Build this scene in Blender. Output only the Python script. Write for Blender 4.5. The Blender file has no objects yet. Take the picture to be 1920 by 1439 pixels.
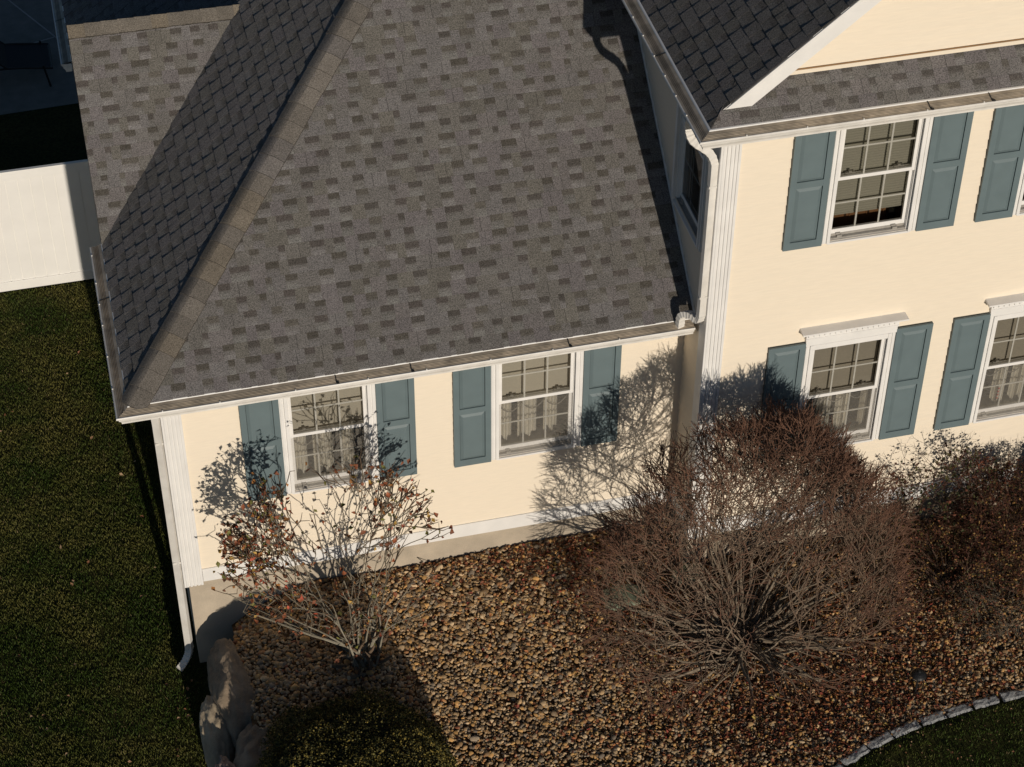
import bpy, math, random
import numpy as np
from mathutils import Vector, Matrix, noise
R = math.radians
sc = bpy.context.scene
col = sc.collection

# ------------------------------------------------------------------ camera
YAW, PIT, ROL = 0.2466, 0.7257, -0.0068
fw = Vector((math.sin(YAW)*math.cos(PIT), math.cos(YAW)*math.cos(PIT), -math.sin(PIT)))
rt = Vector((math.cos(YAW), -math.sin(YAW), 0.0))
dn = fw.cross(rt)
r2 = math.cos(ROL)*rt + math.sin(ROL)*dn
d2 = -math.sin(ROL)*rt + math.cos(ROL)*dn
cam_d = bpy.data.cameras.new('camera')
cam = bpy.data.objects.new('camera', cam_d)
col.objects.link(cam)
M = Matrix((r2, -d2, -fw)).transposed().to_4x4()
M.translation = Vector((-0.3555, -14.9333, 14.9344))
cam.matrix_world = M
cam_d.sensor_width = 36.0
cam_d.lens = 3920.9/1920*36
cam_d.clip_start = 0.5
cam_d.clip_end = 2000
sc.camera = cam

# ------------------------------------------------------------------ light
SUN_AZ, SUN_EL = 4.1, 11.5           # degrees east of straight-on, above the horizon
S = Vector((math.sin(R(SUN_AZ))*math.cos(R(SUN_EL)), -math.cos(R(SUN_AZ))*math.cos(R(SUN_EL)), math.sin(R(SUN_EL))))
sun_d = bpy.data.lights.new('sun', 'SUN')
sun_d.energy = 5.0
sun_d.angle = R(0.5)
sun_d.color = (1.0, 0.90, 0.77)
sun = bpy.data.objects.new('sun', sun_d)
sun.rotation_euler = (-S).to_track_quat('-Z', 'Y').to_euler()
col.objects.link(sun)
w = bpy.data.worlds.new('World')
sc.world = w
w.use_nodes = True
nt = w.node_tree
sky = nt.nodes.new('ShaderNodeTexSky')
sky.sky_type = 'NISHITA'
sky.sun_disc = False
sky.sun_elevation = R(SUN_EL)
sky.sun_rotation = R(180-SUN_AZ)
sky.ozone_density = 3.5
sky.dust_density = 0.6
nt.links.new(sky.outputs[0], nt.nodes['Background'].inputs[0])
nt.nodes['Background'].inputs[1].default_value = 0.075
sc.view_settings.view_transform = 'Standard'
sc.view_settings.look = 'None'
sc.view_settings.exposure = -0.72
sc.view_settings.gamma = 1.0
sc.cycles.max_bounces = 8
sc.cycles.transparent_max_bounces = 12

# ------------------------------------------------------------------ materials
MATS = {}
def mat(name, colr, rough=0.7, attr=False, noise_s=0, noise_a=0.0, bump=0.0, bump_s=60, spec=0.3, metal=0.0, col2=None, scale2=3.0, amt2=0.5, sheen=0, detail=4, stretch=None, grain=0.0, grain_s=260):
    """procedural principled material; attr multiplies the mesh's own Col attribute"""
    m = bpy.data.materials.new(name)
    m.use_nodes = True
    n, l = m.node_tree.nodes, m.node_tree.links
    b = n['Principled BSDF']
    b.inputs['Roughness'].default_value = rough
    b.inputs['Metallic'].default_value = metal
    b.inputs['Specular IOR Level'].default_value = spec
    tc = n.new('ShaderNodeTexCoord')
    src = tc.outputs['Object']
    if stretch:
        mp = n.new('ShaderNodeMapping'); mp.inputs['Scale'].default_value = stretch
        l.new(src, mp.inputs[0]); src = mp.outputs[0]
    rgb = n.new('ShaderNodeRGB'); rgb.outputs[0].default_value = (*colr, 1)
    out = rgb.outputs[0]
    if attr:
        a = n.new('ShaderNodeAttribute'); a.attribute_name = 'Col'
        mx = n.new('ShaderNodeMix'); mx.data_type = 'RGBA'; mx.blend_type = 'MULTIPLY'; mx.inputs[0].default_value = 1
        l.new(a.outputs['Color'], mx.inputs[6]); l.new(out, mx.inputs[7]); out = mx.outputs[2]
    if col2:
        nz = n.new('ShaderNodeTexNoise'); nz.inputs['Scale'].default_value = scale2; nz.inputs['Detail'].default_value = 5
        l.new(src, nz.inputs['Vector'])
        rp = n.new('ShaderNodeValToRGB'); rp.color_ramp.elements[0].position = 0.42; rp.color_ramp.elements[1].position = 0.62
        rp.color_ramp.elements[1].color = (amt2,)*3+(1,)
        rp.color_ramp.elements[0].color = (0, 0, 0, 1)
        l.new(nz.outputs[0], rp.inputs[0])
        mx = n.new('ShaderNodeMix'); mx.data_type = 'RGBA'
        l.new(rp.outputs[0], mx.inputs[0]); l.new(out, mx.inputs[6]); mx.inputs[7].default_value = (*col2, 1); out = mx.outputs[2]
    for s_, a_, d_ in ((noise_s, noise_a, detail), (grain_s, grain, 2)):
        if a_ > 0:
            nz = n.new('ShaderNodeTexNoise'); nz.inputs['Scale'].default_value = s_; nz.inputs['Detail'].default_value = d_
            l.new(src, nz.inputs['Vector'])
            mr = n.new('ShaderNodeMapRange'); mr.inputs[1].default_value = 0.3; mr.inputs[2].default_value = 0.7
            mr.inputs[3].default_value = 1-a_; mr.inputs[4].default_value = 1+a_
            l.new(nz.outputs[0], mr.inputs[0])
            mx = n.new('ShaderNodeMix'); mx.data_type = 'RGBA'; mx.blend_type = 'MULTIPLY'; mx.inputs[0].default_value = 1
            l.new(out, mx.inputs[6]); l.new(mr.outputs[0], mx.inputs[7]); out = mx.outputs[2]
    b.inputs['Diffuse Roughness'].default_value = 1.0 if (rough > .84 or 'pebble' in name) else 0.0
    l.new(out, b.inputs['Base Color'])
    if bump > 0:
        nz = n.new('ShaderNodeTexNoise'); nz.inputs['Scale'].default_value = bump_s; nz.inputs['Detail'].default_value = 4
        l.new(src, nz.inputs['Vector'])
        bp = n.new('ShaderNodeBump'); bp.inputs['Strength'].default_value = bump; bp.inputs['Distance'].default_value = 0.01
        l.new(nz.outputs[0], bp.inputs['Height']); l.new(bp.outputs[0], b.inputs['Normal'])
    MATS[name] = m
    return m

m_siding = mat('cream vinyl siding', (.83, .735, .595), .5, noise_s=7, noise_a=.025, bump=.05, bump_s=14, stretch=(1, 1, 9), spec=.25)
m_white = mat('white trim paint', (.79, .775, .75), .45, noise_s=5, noise_a=.05, spec=.3)
m_vinyl = mat('white vinyl', (.80, .785, .75), .4, noise_s=3, noise_a=.03, spec=.4)
m_alu = mat('white aluminium gutter', (.74, .715, .67), .4, noise_s=9, noise_a=.07, stretch=(1, 1, 1), spec=.4, col2=(.50, .46, .40), scale2=6, amt2=.25)
m_shut = mat('slate blue shutter', (.135, .180, .192), .5, attr=True, noise_s=6, noise_a=.05, bump=.05, bump_s=80, spec=.3)
m_sh = mat('asphalt shingle granules', (1, 1, 1), .9, attr=True, noise_s=5, noise_a=.07, grain=.50, grain_s=100, bump=.4, bump_s=150, spec=.12)
m_cap = mat('hip cap granules', (1, 1, 1), .9, attr=True, noise_s=8, noise_a=.08, grain=.42, grain_s=100, bump=.35, bump_s=150, spec=.12)
m_guard = mat('weathered gutter guard', (.44, .365, .275), .5, noise_s=10, noise_a=.22, spec=.5, col2=(.22, .185, .14), scale2=4, amt2=.6)
m_conc = mat('foundation concrete', (.50, .43, .335), .85, noise_s=4, noise_a=.10, bump=.15, bump_s=40, spec=.2, col2=(.40, .345, .27), scale2=2.2, amt2=.6, grain=.06, grain_s=90)
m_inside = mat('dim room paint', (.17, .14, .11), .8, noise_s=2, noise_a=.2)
m_shade = mat('window shade cloth', (.60, .56, .49), .8, noise_s=30, noise_a=.05, stretch=(1, 1, 12))
m_shade_up = mat('grey green shade cloth', (.36, .345, .29), .8, noise_s=30, noise_a=.08, stretch=(1, 1, 12))
m_shade_low = mat('taupe shade cloth', (.40, .365, .31), .8, noise_s=30, noise_a=.08, stretch=(1, 1, 12))
m_curt = mat('sheer white curtain', (.80, .76, .68), .8, noise_s=12, noise_a=.08)
m_wood = mat('brown furniture wood', (.24, .115, .05), .5, noise_s=6, noise_a=.2)
m_dark = mat('dark hardware', (.03, .03, .03), .5, noise_s=20, noise_a=.2)
m_grey = mat('grey sill aluminium', (.33, .31, .28), .5, noise_s=12, noise_a=.15)
m_mulch = mat('soil under the pebbles', (.15, .085, .040), .95, noise_s=22, noise_a=.5, bump=.8, bump_s=50, spec=.1)
m_peb = mat('river pebble', (1, 1, 1), .55, attr=True, noise_s=25, noise_a=.16, grain=.12, grain_s=150, spec=.35)
m_grass = mat('lawn blade', (1, 1, 1), .6, attr=True, spec=.2)
m_lawn = mat('lawn turf', (.028, .033, .009), .95, noise_s=28, noise_a=.55, bump=1.0, bump_s=60, spec=.1, col2=(.055, .048, .016), scale2=1.6, amt2=.55)
m_twig = mat('shrub bark', (1, 1, 1), .85, attr=True, noise_s=60, noise_a=.2, spec=.15)
m_leaf = mat('leaf', (1, 1, 1), .6, attr=True, noise_s=40, noise_a=.2, spec=.25)
m_rock = mat('boulder stone', (.31, .24, .17), .85, noise_s=5, noise_a=.25, bump=1.0, bump_s=26, col2=(.15, .12, .09), scale2=3.0, amt2=.8, grain=.12, grain_s=90, spec=.2)
m_rock2 = mat('pale boulder stone', (.46, .38, .27), .85, noise_s=6, noise_a=.2, bump=.5, bump_s=22, col2=(.28, .22, .15), scale2=5.0, amt2=.6, grain=.1, grain_s=90, spec=.2)
m_rock3 = mat('pinkish boulder stone', (.42, .30, .23), .85, noise_s=9, noise_a=.3, bump=.8, bump_s=25, col2=(.26, .22, .19), scale2=6.0, amt2=.8, grain=.15, grain_s=90, spec=.25)
m_granite = mat('granite cobble', (.33, .33, .32), .8, noise_s=30, noise_a=.25, bump=.7, bump_s=45, grain=.25, grain_s=130, spec=.25)
m_slab = mat('green grey slate', (.21, .235, .165), .8, noise_s=12, noise_a=.15, bump=.3, bump_s=30, grain=.06, grain_s=150)
m_black = mat('black painted metal', (.012, .012, .013), .5, noise_s=20, noise_a=.2, spec=.4)
m_patio = mat('patio concrete', (.20, .19, .17), .9, noise_s=5, noise_a=.15, bump=.2, bump_s=40, grain=.1, grain_s=90)
m_joint = mat('patio joint', (.42, .40, .38), .9, noise_s=20, noise_a=.1)
m_sling = mat('black mesh sling', (.02, .02, .022), .8, noise_s=60, noise_a=.2)

def glass_mat():
    m = bpy.data.materials.new('window glass'); m.use_nodes = True
    n, l = m.node_tree.nodes, m.node_tree.links
    n.remove(n['Principled BSDF'])
    tr = n.new('ShaderNodeBsdfTransparent'); tr.inputs[0].default_value = (.66, .66, .64, 1)
    gl = n.new('ShaderNodeBsdfGlossy'); gl.inputs['Roughness'].default_value = .02; gl.inputs[0].default_value = (.9, .9, .9, 1)
    tc = n.new('ShaderNodeTexCoord')
    nz = n.new('ShaderNodeTexNoise'); nz.inputs['Scale'].default_value = 3
    bp = n.new('ShaderNodeBump'); bp.inputs['Strength'].default_value = .03; bp.inputs['Distance'].default_value = .02
    l.new(tc.outputs['Object'], nz.inputs['Vector']); l.new(nz.outputs[0], bp.inputs['Height']); l.new(bp.outputs[0], gl.inputs['Normal'])
    fr = n.new('ShaderNodeFresnel'); fr.inputs[0].default_value = 1.5
    mx = n.new('ShaderNodeMixShader')
    l.new(fr.outputs[0], mx.inputs[0]); l.new(tr.outputs[0], mx.inputs[1]); l.new(gl.outputs[0], mx.inputs[2])
    l.new(mx.outputs[0], n['Material Output'].inputs[0])
    return m
m_glass = glass_mat()
def screen_mat():
    m = bpy.data.materials.new('insect screen mesh'); m.use_nodes = True
    n, l = m.node_tree.nodes, m.node_tree.links
    b = n['Principled BSDF']; b.inputs['Base Color'].default_value = (.42, .39, .34, 1); b.inputs['Roughness'].default_value = .7
    tr = n.new('ShaderNodeBsdfTransparent'); mx = n.new('ShaderNodeMixShader')
    tc = n.new('ShaderNodeTexCoord'); nz = n.new('ShaderNodeTexNoise'); nz.inputs['Scale'].default_value = 18; nz.inputs['Detail'].default_value = 4
    mp = n.new('ShaderNodeMapping'); mp.inputs['Scale'].default_value = (1, 1, 9)
    mr = n.new('ShaderNodeMapRange'); mr.inputs[1].default_value = .3; mr.inputs[2].default_value = .7; mr.inputs[3].default_value = .15; mr.inputs[4].default_value = .32
    l.new(tc.outputs['Object'], mp.inputs[0]); l.new(mp.outputs[0], nz.inputs['Vector']); l.new(nz.outputs[0], mr.inputs[0])
    l.new(mr.outputs[0], mx.inputs[0]); l.new(tr.outputs[0], mx.inputs[1]); l.new(b.outputs[0], mx.inputs[2]); l.new(mx.outputs[0], n['Material Output'].inputs[0])
    return m
m_screen = screen_mat()

# ------------------------------------------------------------------ mesh helpers
class MB:
    def __init__(s): s.v = []; s.f = []; s.c = []
    def poly(s, pts, c=None):
        i = len(s.v); s.v += [tuple(p) for p in pts]; s.f.append(tuple(range(i, i+len(pts)))); s.c.append(c)
    def box(s, a, b, c=None):
        x0, y0, z0 = a; x1, y1, z1 = b
        i = len(s.v)
        s.v += [(x0, y0, z0), (x1, y0, z0), (x1, y1, z0), (x0, y1, z0), (x0, y0, z1), (x1, y0, z1), (x1, y1, z1), (x0, y1, z1)]
        for f in ((3, 2, 1, 0), (4, 5, 6, 7), (0, 1, 5, 4), (1, 2, 6, 5), (2, 3, 7, 6), (3, 0, 4, 7)):
            s.f.append(tuple(i+k for k in f)); s.c.append(c)
    def tube(s, pts, rad, k=8, c=None, caps=True, flat=None, scl=None):
        """round tube (or rectangular with flat=(w,h)) swept through pts"""
        pts = [Vector(p) for p in pts]
        rads = rad if isinstance(rad, (list, tuple)) else [rad]*len(pts)
        rings = []
        up = Vector((0, 0, 1))
        prev = None
        for i, p in enumerate(pts):
            a = pts[max(i-1, 0)]; b = pts[min(i+1, len(pts)-1)]
            t = (b-a).normalized()
            if prev is None:
                ref = Vector((0, 1, 0)) if abs(t.z) > .8 else up
                n1 = (ref - t*ref.dot(t)).normalized()
            else:
                n1 = (prev - t*prev.dot(t)).normalized()
            prev = n1
            n2 = t.cross(n1)
            r = rads[i]
            ring = []
            if flat:
                w_, h_ = flat
                if scl: w_ *= scl[i]; h_ *= scl[i]
                for sx, sy in ((-1, -1), (1, -1), (1, 1), (-1, 1)):
                    ring.append(p + n2*(sx*w_/2) + n1*(sy*h_/2))
            else:
                for j in range(k):
                    a_ = 2*math.pi*j/k
                    ring.append(p + n1*(r*math.cos(a_)) + n2*(r*math.sin(a_)))
            rings.append(ring)
        kk = len(rings[0]); base = len(s.v)
        for rg in rings: s.v += [tuple(q) for q in rg]
        for i in range(len(rings)-1):
            for j in range(kk):
                a = base+i*kk+j; b = base+i*kk+(j+1) % kk
                s.f.append((a, b, b+kk, a+kk)); s.c.append(c)
        if caps:
            s.f.append(tuple(base+j for j in range(kk))[::-1]); s.c.append(c)
            s.f.append(tuple(base+(len(rings)-1)*kk+j for j in range(kk))); s.c.append(c)
    def mesh(s, name):
        me = bpy.data.meshes.new(name)
        me.from_pydata(s.v, [], s.f)
        if any(c is not None for c in s.c):
            at = me.attributes.new('Col', 'FLOAT_COLOR', 'CORNER')
            arr = []
            for f, c in zip(s.f, s.c):
                arr += (list(c)+[1.0] if c else [1, 1, 1, 1.0])*len(f)
            at.data.foreach_set('color', arr)
        me.update()
        return me
    def build(s, name, m, parent=None, bevel=0, smooth=False):
        o = bpy.data.objects.new(name, s.mesh(name))
        o.data.materials.append(m)
        col.objects.link(o)
        if parent: o.parent = parent
        if bevel:
            md = o.modifiers.new('bevel', 'BEVEL'); md.width = bevel; md.segments = 2; md.limit_method = 'ANGLE'; md.angle_limit = R(40)
        if smooth: o.data.shade_smooth()
        return o

def np_obj(name, verts, faces, m, cols=None, parent=None, smooth=False):
    """verts (n,3), faces (f,k), cols per vertex (n,3)"""
    me = bpy.data.meshes.new(name)
    n, (f, k) = len(verts), faces.shape
    me.vertices.add(n); me.vertices.foreach_set('co', np.asarray(verts, np.float32).ravel())
    me.loops.add(f*k); me.loops.foreach_set('vertex_index', faces.astype(np.int32).ravel())
    me.polygons.add(f); me.polygons.foreach_set('loop_start', np.arange(0, f*k, k, dtype=np.int32))
    if cols is not None:
        at = me.attributes.new('Col', 'FLOAT_COLOR', 'POINT')
        c4 = np.ones((n, 4), np.float32); c4[:, :3] = cols
        at.data.foreach_set('color', c4.ravel())
    me.update(calc_edges=True)
    me.validate()
    o = bpy.data.objects.new(name, me); me.materials.append(m); col.objects.link(o)
    if parent: o.parent = parent
    if smooth: me.shade_smooth()
    return o

def tag(o, label=None, cat=None, group=None, kind=None):
    if label: o['label'] = label
    if cat: o['category'] = cat
    if group: o['group'] = group
    if kind: o['kind'] = kind
    return o
def empty(name, loc=(0, 0, 0)):
    o = bpy.data.objects.new(name, None); o.location = loc; col.objects.link(o); return o

# ------------------------------------------------------------------ house dimensions (metres)
XE, YE, ZE, P = -.304, -.283, 2.002, 10/12      # wing roof edge, eave height, pitch
GX = 5.163                                      # left face of the taller main block
YM = -.607                                      # its front wall plane
YR = 3.97                                       # ridge line of the wing and its side gable
Y1 = 2.1935                                     # foot of the side gable
ZG = .0
MXE, MYE, MZE = 4.943, -.825, 4.565             # main block roof edge
YGW = -.50                                      # gable wall above the pent roof
MX1 = 12.2
RNG = random.Random(7)

house = empty('house', (0, 0, -1.0))
tag(house, 'cream sided two part house with grey shingle roofs and slate blue shutters', 'house')
def hb(mb, name, m, parent=None, **k):
    o = mb.build(name, m, None, **k)
    p = parent or house
    o.parent = p
    if p is house: o.location = (0, 0, 1.0)   # vertices are written in world metres
    return o
def sub(mb, name, m, parent, **k):
    return mb.build(name, m, parent, **k)

# ---- siding made of real lapped courses, cut round the openings
def siding(mb, u0, u1, z0, z1, holes, to, exp=.1045, topfn=None, lap=.012):
    """to(u, w, z): w is the distance out of the wall"""
    n = int(math.ceil((z1-z0)/exp))
    for i in range(n):
        a = z0+i*exp; b = min(z1, a+exp)
        cuts = sorted({a, b} | {h[k] for h in holes for k in (2, 3) if a < h[k] < b})
        for za, zb in zip(cuts[:-1], cuts[1:]):
            mid = (za+zb)/2
            L, H = u0, u1
            if topfn:
                L, H = topfn(za, zb)
                if H-L < .01: continue
            xs = [(L, H)]
            for h in holes:
                if h[2] < mid < h[3]:
                    nx = []
                    for s_, e_ in xs:
                        if h[1] <= s_ or h[0] >= e_: nx.append((s_, e_)); continue
                        if h[0] > s_: nx.append((s_, h[0]))
                        if h[1] < e_: nx.append((h[1], e_))
                    xs = nx
            wa = lap*(1-(za-a)/exp); wb = lap*(1-(zb-a)/exp)
            for s_, e_ in xs:
                mb.poly([to(s_, wa, za), to(e_, wa, za), to(e_, wb, zb), to(s_, wb, zb)])
                if za == a:
                    mb.poly([to(s_, 0, za), to(e_, 0, za), to(e_, wa, za), to(s_, wa, za)])
front = lambda y: (lambda u, w_, z: (u, y-w_, z))

WIN_W = .942
SW = .38
wing_x = [1.0956, 3.182]          # left side of each window casing
main_x = [6.205, 8.115]
low_x = [6.183, 8.111]
B_W, B_U, B_L = .298, 2.968, .286
OP = .06
def hole(x, b, h=1.46): return (x+OP, x+WIN_W-OP, b+.015, b+h)

mb = MB()
siding(mb, 0.0, GX, -.56, 2.0, [hole(x, B_W) for x in wing_x], front(0.0))
o = hb(mb, 'wing_front_wall', m_siding)
mb = MB()
siding(mb, GX, 12.0, -.49, 4.6, [hole(x, B_U) for x in main_x+[10.02]]+[hole(x, B_L) for x in low_x+[10.02]], front(YM))
hb(mb, 'main_front_wall', m_siding)
# left face of the main block (seen beside the wing roof and at the inner corner)
mb = MB()
RW = (-.27, .60, 2.86, 4.20)      # window in that face
def leftface(u, w_, z): return (GX-w_, u, z)
siding(mb, YM, 9.0, -.49, 4.6, [RW], leftface)
hb(mb, 'main_side_wall', m_siding)
# gable wall above the pent roof
mb = MB()
gz = lambda x: MZE+P*(x-MXE)-.12
GXC = (MXE+MX1)/2
def gtop(za, zb):
    return (max(MXE, MXE+(zb-MZE+.12)/P), min(MX1, MX1-(zb-MZE+.12)/P))
siding(mb, MXE, MX1, 4.80, MZE+P*(GXC-MXE), [], front(YGW), topfn=gtop, exp=.105)
hb(mb, 'gable_wall', m_siding)
# other outer walls, plain lapped siding
mb = MB()
siding(mb, 0.0, 7.95, -.56, 2.0, [], lambda u, w_, z: (0.0-w_, u, z))
def gt2(za, zb):
    d = (zb-ZE)/P
    return (Y1+d, 2*YR-Y1-d)
siding(mb, Y1, 2*YR-Y1, 2.0, 3.45, [], lambda u, w_, z: (0.0-w_, u, z), topfn=gt2)
mb.poly([(0, 7.95, -2), (0, 7.95, 2), (GX, 7.95, 2), (GX, 7.95, -2)])
mb.poly([(12, YM, -2), (12, 9, -2), (12, 9, 4.6), (12, YM, 4.6)])
mb.poly([(12, 9, -2), (GX, 9, -2), (GX, 9, 4.6), (12, 9, 4.6)])
hb(mb, 'outer_wall', m_siding)

# foundation and base trim
mb = MB()
mb.box((.022, .02, -2.25), (GX-.0, 7.9, -.70))
mb.box((GX+.003, YM+.02, -2.3), (11.98, 8.98, -.66))
hb(mb, 'foundation', m_conc)
mb = MB()
mb.box((.172, -.022, -.738), (GX-.004, .019, -.562))
mb.box((.168, -.027, -.567), (GX-.004, .0, -.556))
mb.box((GX+.172, YM-.022, -.70), (12.0, YM+.019, -.50))
mb.box((GX-.022, YM+.16, -.70), (GX+.0, -.024, -.50))
hb(mb, 'base_trim', m_white, bevel=.003)

# fluted corner boards
def corner(x, y, z0, z1, name='corner_board'):
    mb = MB()
    W = .17
    mb.box((x-.003, y-.020, z0), (x+W, y, z1))
    n = 4
    rw = .026
    xs = [x-.003, x+.034, x+.072, x+.110, x+.143]
    for i, xx in enumerate(xs):
        mb.box((xx+.0, y-.031, z0), (xx+rw, y-.0195, z1))
    # side face of the board
    mb.box((x-.026, y-.031, z0), (x-.0035, y+.15, z1))
    return hb(mb, name, m_white, bevel=.003)
corner(0.0, 0.0, -.775, 1.99)
corner(GX, YM, -.72, 4.46)

# ------------------------------------------------------------------ windows
def fmap(x0, y, b):      # front facing: local u right, w out, v up
    return lambda u, w_, v: (x0+u, y-w_, b+v)
def smap(y0, x, b):      # facing -x: u runs towards -y
    return lambda u, w_, v: (x-w_, y0-u, b+v)
def lbox(mb, T, a, b, c=None):
    u0, w0, v0 = a; u1, w1, v1 = b
    P8 = [T(u0, w0, v0), T(u1, w0, v0), T(u1, w1, v0), T(u0, w1, v0), T(u0, w0, v1), T(u1, w0, v1), T(u1, w1, v1), T(u0, w1, v1)]
    i = len(mb.v); mb.v += P8
    for f in ((3, 2, 1, 0), (4, 5, 6, 7), (0, 1, 5, 4), (1, 2, 6, 5), (2, 3, 7, 6), (3, 0, 4, 7)):
        mb.f.append(tuple(i+k for k in f)); mb.c.append(c)

def window(T, H=1.46, W=WIN_W, meet=.725, header=False, kind='wing', seed=0, side=False):
    rg = random.Random(seed)
    cw = .070
    mb = MB()
    # casing: two stepped bands each side, head and sill
    for a, b in ((0, cw), (W-cw, W)):
        lbox(mb, T, (a, -.02, .0), (b, .024, H))
    lbox(mb, T, (.010, .0245, .006), (.036, .032, H)); lbox(mb, T, (W-.036, .0245, .006), (W-.010, .032, H))
    lbox(mb, T, (.050, .0245, .006), (cw+.012, .040, H-.002)); lbox(mb, T, (W-cw-.012, .0245, .006), (W-.050, .040, H-.002))
    lbox(mb, T, (cw, -.02, H-.075), (W-cw, .024, H)); lbox(mb, T, (cw+.012, .0245, H-.062), (W-cw-.012, .036, H-.003))
    lbox(mb, T, (cw-.008, -.06, -.008), (W-cw+.008, .034, .012))          # sill
    # inner frame (jambs) going in
    lbox(mb, T, (cw, -.11, .012), (cw+.020, .0, H-.075)); lbox(mb, T, (W-cw-.020, -.11, .012), (W-cw, .0, H-.075))
    win = hb(mb, 'window', m_white, bevel=.002)
    if header:
        mb = MB()
        z0 = H+.003
        e = .012
        lbox(mb, T, (-e+.01, -.0, z0), (W+e-.01, .040, z0+.085))
        lbox(mb, T, (-e, .0, z0+.085), (W+e, .052, z0+.100))
        lbox(mb, T, (-e+.004, .0, z0+.100), (W+e-.004, .046, z0+.150))
        nd = 17
        for i in range(nd):
            u = -e+.01+(W+2*e-.02)*(i+.18)/nd
            lbox(mb, T, (u, .046, z0+.122), (u+.037, .060, z0+.148))
        # crown: stepped out
        prof = [(.062, .150), (.075, .165), (.095, .180), (.112, .195), (.112, .212), (.0, .222)]
        for (wA, vA), (wB, vB) in zip(prof[:-1], prof[1:]):
            ea = e+wA*.55; eb = e+max(wB, .1)*.55 if vB > .2 else e+wB*.55
            mb.poly([T(-ea, wA, z0+vA), T(W+ea, wA, z0+vA), T(W+eb, wB, z0+vB), T(-eb, wB, z0+vB)])
            mb.poly([T(-ea, 0, z0+vA), T(-ea, wA, z0+vA), T(-eb, wB, z0+vB), T(-eb, 0, z0+vB)])
            mb.poly([T(W+ea, wA, z0+vA), T(W+ea, 0, z0+vA), T(W+eb, 0, z0+vB), T(W+eb, wB, z0+vB)])
        lbox(mb, T, (-e, .0, z0+.148), (W+e, .062, z0+.156))
        sub(mb, 'window_header', m_white, win, bevel=.0015)
    a, b = cw+.018, W-cw-.018
    def sash(name, v0, v1, wout, gdepth, bot):
        mb = MB()
        st = .034
        lbox(mb, T, (a, wout-.028, v0), (a+st, wout, v1)); lbox(mb, T, (b-st, wout-.028, v0), (b, wout, v1))
        lbox(mb, T, (a+st, wout-.028, v0), (b-st, wout-.001, v0+bot)); lbox(mb, T, (a+st, wout-.028, v1-.034), (b-st, wout-.001, v1))
        g0, g1 = a+st, b-st; h0, h1 = v0+bot, v1-.034
        for k in (1, 2):
            u = g0+(g1-g0)*k/3
            lbox(mb, T, (u-.0085, wout-.021, h0), (u+.0085, wout-.012, h1))
        v = (h0+h1)/2
        lbox(mb, T, (g0, wout-.0205, v-.0085), (g1, wout-.0125, v+.0085))
        s_ = sub(mb, name, m_white, win)
        gm = MB()
        gm.poly([T(g0, wout-.008, h0), T(g1, wout-.008, h0), T(g1, wout-.008, h1), T(g0, wout-.008, h1)])
        sub(gm, 'pane', m_glass, win)
        return g0, g1, h0, h1
    ub = sash('upper_sash', meet-.012, H-.072, -.010, 0, .036)
    lb_ = sash('lower_sash', .055, meet+.020, -.042, 0, .048)
    if kind != 'upper' and not side:
        gm = MB(); gm.poly([T(a+.004, -.005, .03), T(b-.004, -.005, .03), T(b-.004, -.005, meet-.015), T(a+.004, -.005, meet-.015)])
        sub(gm, 'insect_screen', m_screen, win)
    # grey track and clips at the foot
    mb = MB()
    lbox(mb, T, (a, -.075, .012), (b, -.006, .030))
    lbox(mb, T, (a, -.075, .030), (b, -.040, .056))
    sub(mb, 'sill_track', m_grey, win)
    for u in (a+.075, b-.14):
        mb = MB()
        lbox(mb, T, (u, -.041, .050), (u+.045, -.026, .066)); lbox(mb, T, (u+.008, -.041, .022), (u+.055, -.008, .050))
        sub(mb, 'sash_clip', m_grey, win)
    for u in (a+.10, b-.19):
        mb = MB()
        lbox(mb, T, (u, -.072, meet+.015), (u+.10, -.050, meet+.035)); lbox(mb, T, (u+.03, -.07, meet+.035), (u+.06, -.045, meet+.055))
        sub(mb, 'sash_lock', m_grey, win)
    # room behind
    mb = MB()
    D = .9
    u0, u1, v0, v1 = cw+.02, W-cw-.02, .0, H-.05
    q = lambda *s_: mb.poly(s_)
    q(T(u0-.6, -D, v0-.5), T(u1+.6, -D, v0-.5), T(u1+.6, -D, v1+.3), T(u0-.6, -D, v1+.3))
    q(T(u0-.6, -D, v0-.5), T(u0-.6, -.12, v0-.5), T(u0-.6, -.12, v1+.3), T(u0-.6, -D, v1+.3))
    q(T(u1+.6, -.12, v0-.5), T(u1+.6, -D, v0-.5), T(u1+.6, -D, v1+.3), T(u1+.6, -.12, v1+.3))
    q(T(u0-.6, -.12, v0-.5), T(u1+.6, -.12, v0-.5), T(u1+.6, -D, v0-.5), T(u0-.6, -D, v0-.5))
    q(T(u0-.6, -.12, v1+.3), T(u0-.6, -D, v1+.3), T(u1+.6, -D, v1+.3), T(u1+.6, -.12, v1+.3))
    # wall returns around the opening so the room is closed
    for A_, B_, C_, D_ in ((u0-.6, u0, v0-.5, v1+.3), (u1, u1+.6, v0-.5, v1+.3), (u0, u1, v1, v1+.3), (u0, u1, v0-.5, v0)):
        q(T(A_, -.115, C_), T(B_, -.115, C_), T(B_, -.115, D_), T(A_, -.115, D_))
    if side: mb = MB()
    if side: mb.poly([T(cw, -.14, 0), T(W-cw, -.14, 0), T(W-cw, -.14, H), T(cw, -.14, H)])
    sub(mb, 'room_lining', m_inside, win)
    if side: 
        mb = MB()
        mb.poly([T(a, -.10, .06), T(b, -.10, .06), T(b, -.10, H-.08), T(a, -.10, H-.08)])
        sub(mb, 'roller_shade', m_inside, win)
        return win
    # shade
    drop = {'wing': meet+.005, 'upper': .245, 'lower': meet+.01}[kind]
    mb = MB()
    n = 40
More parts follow.
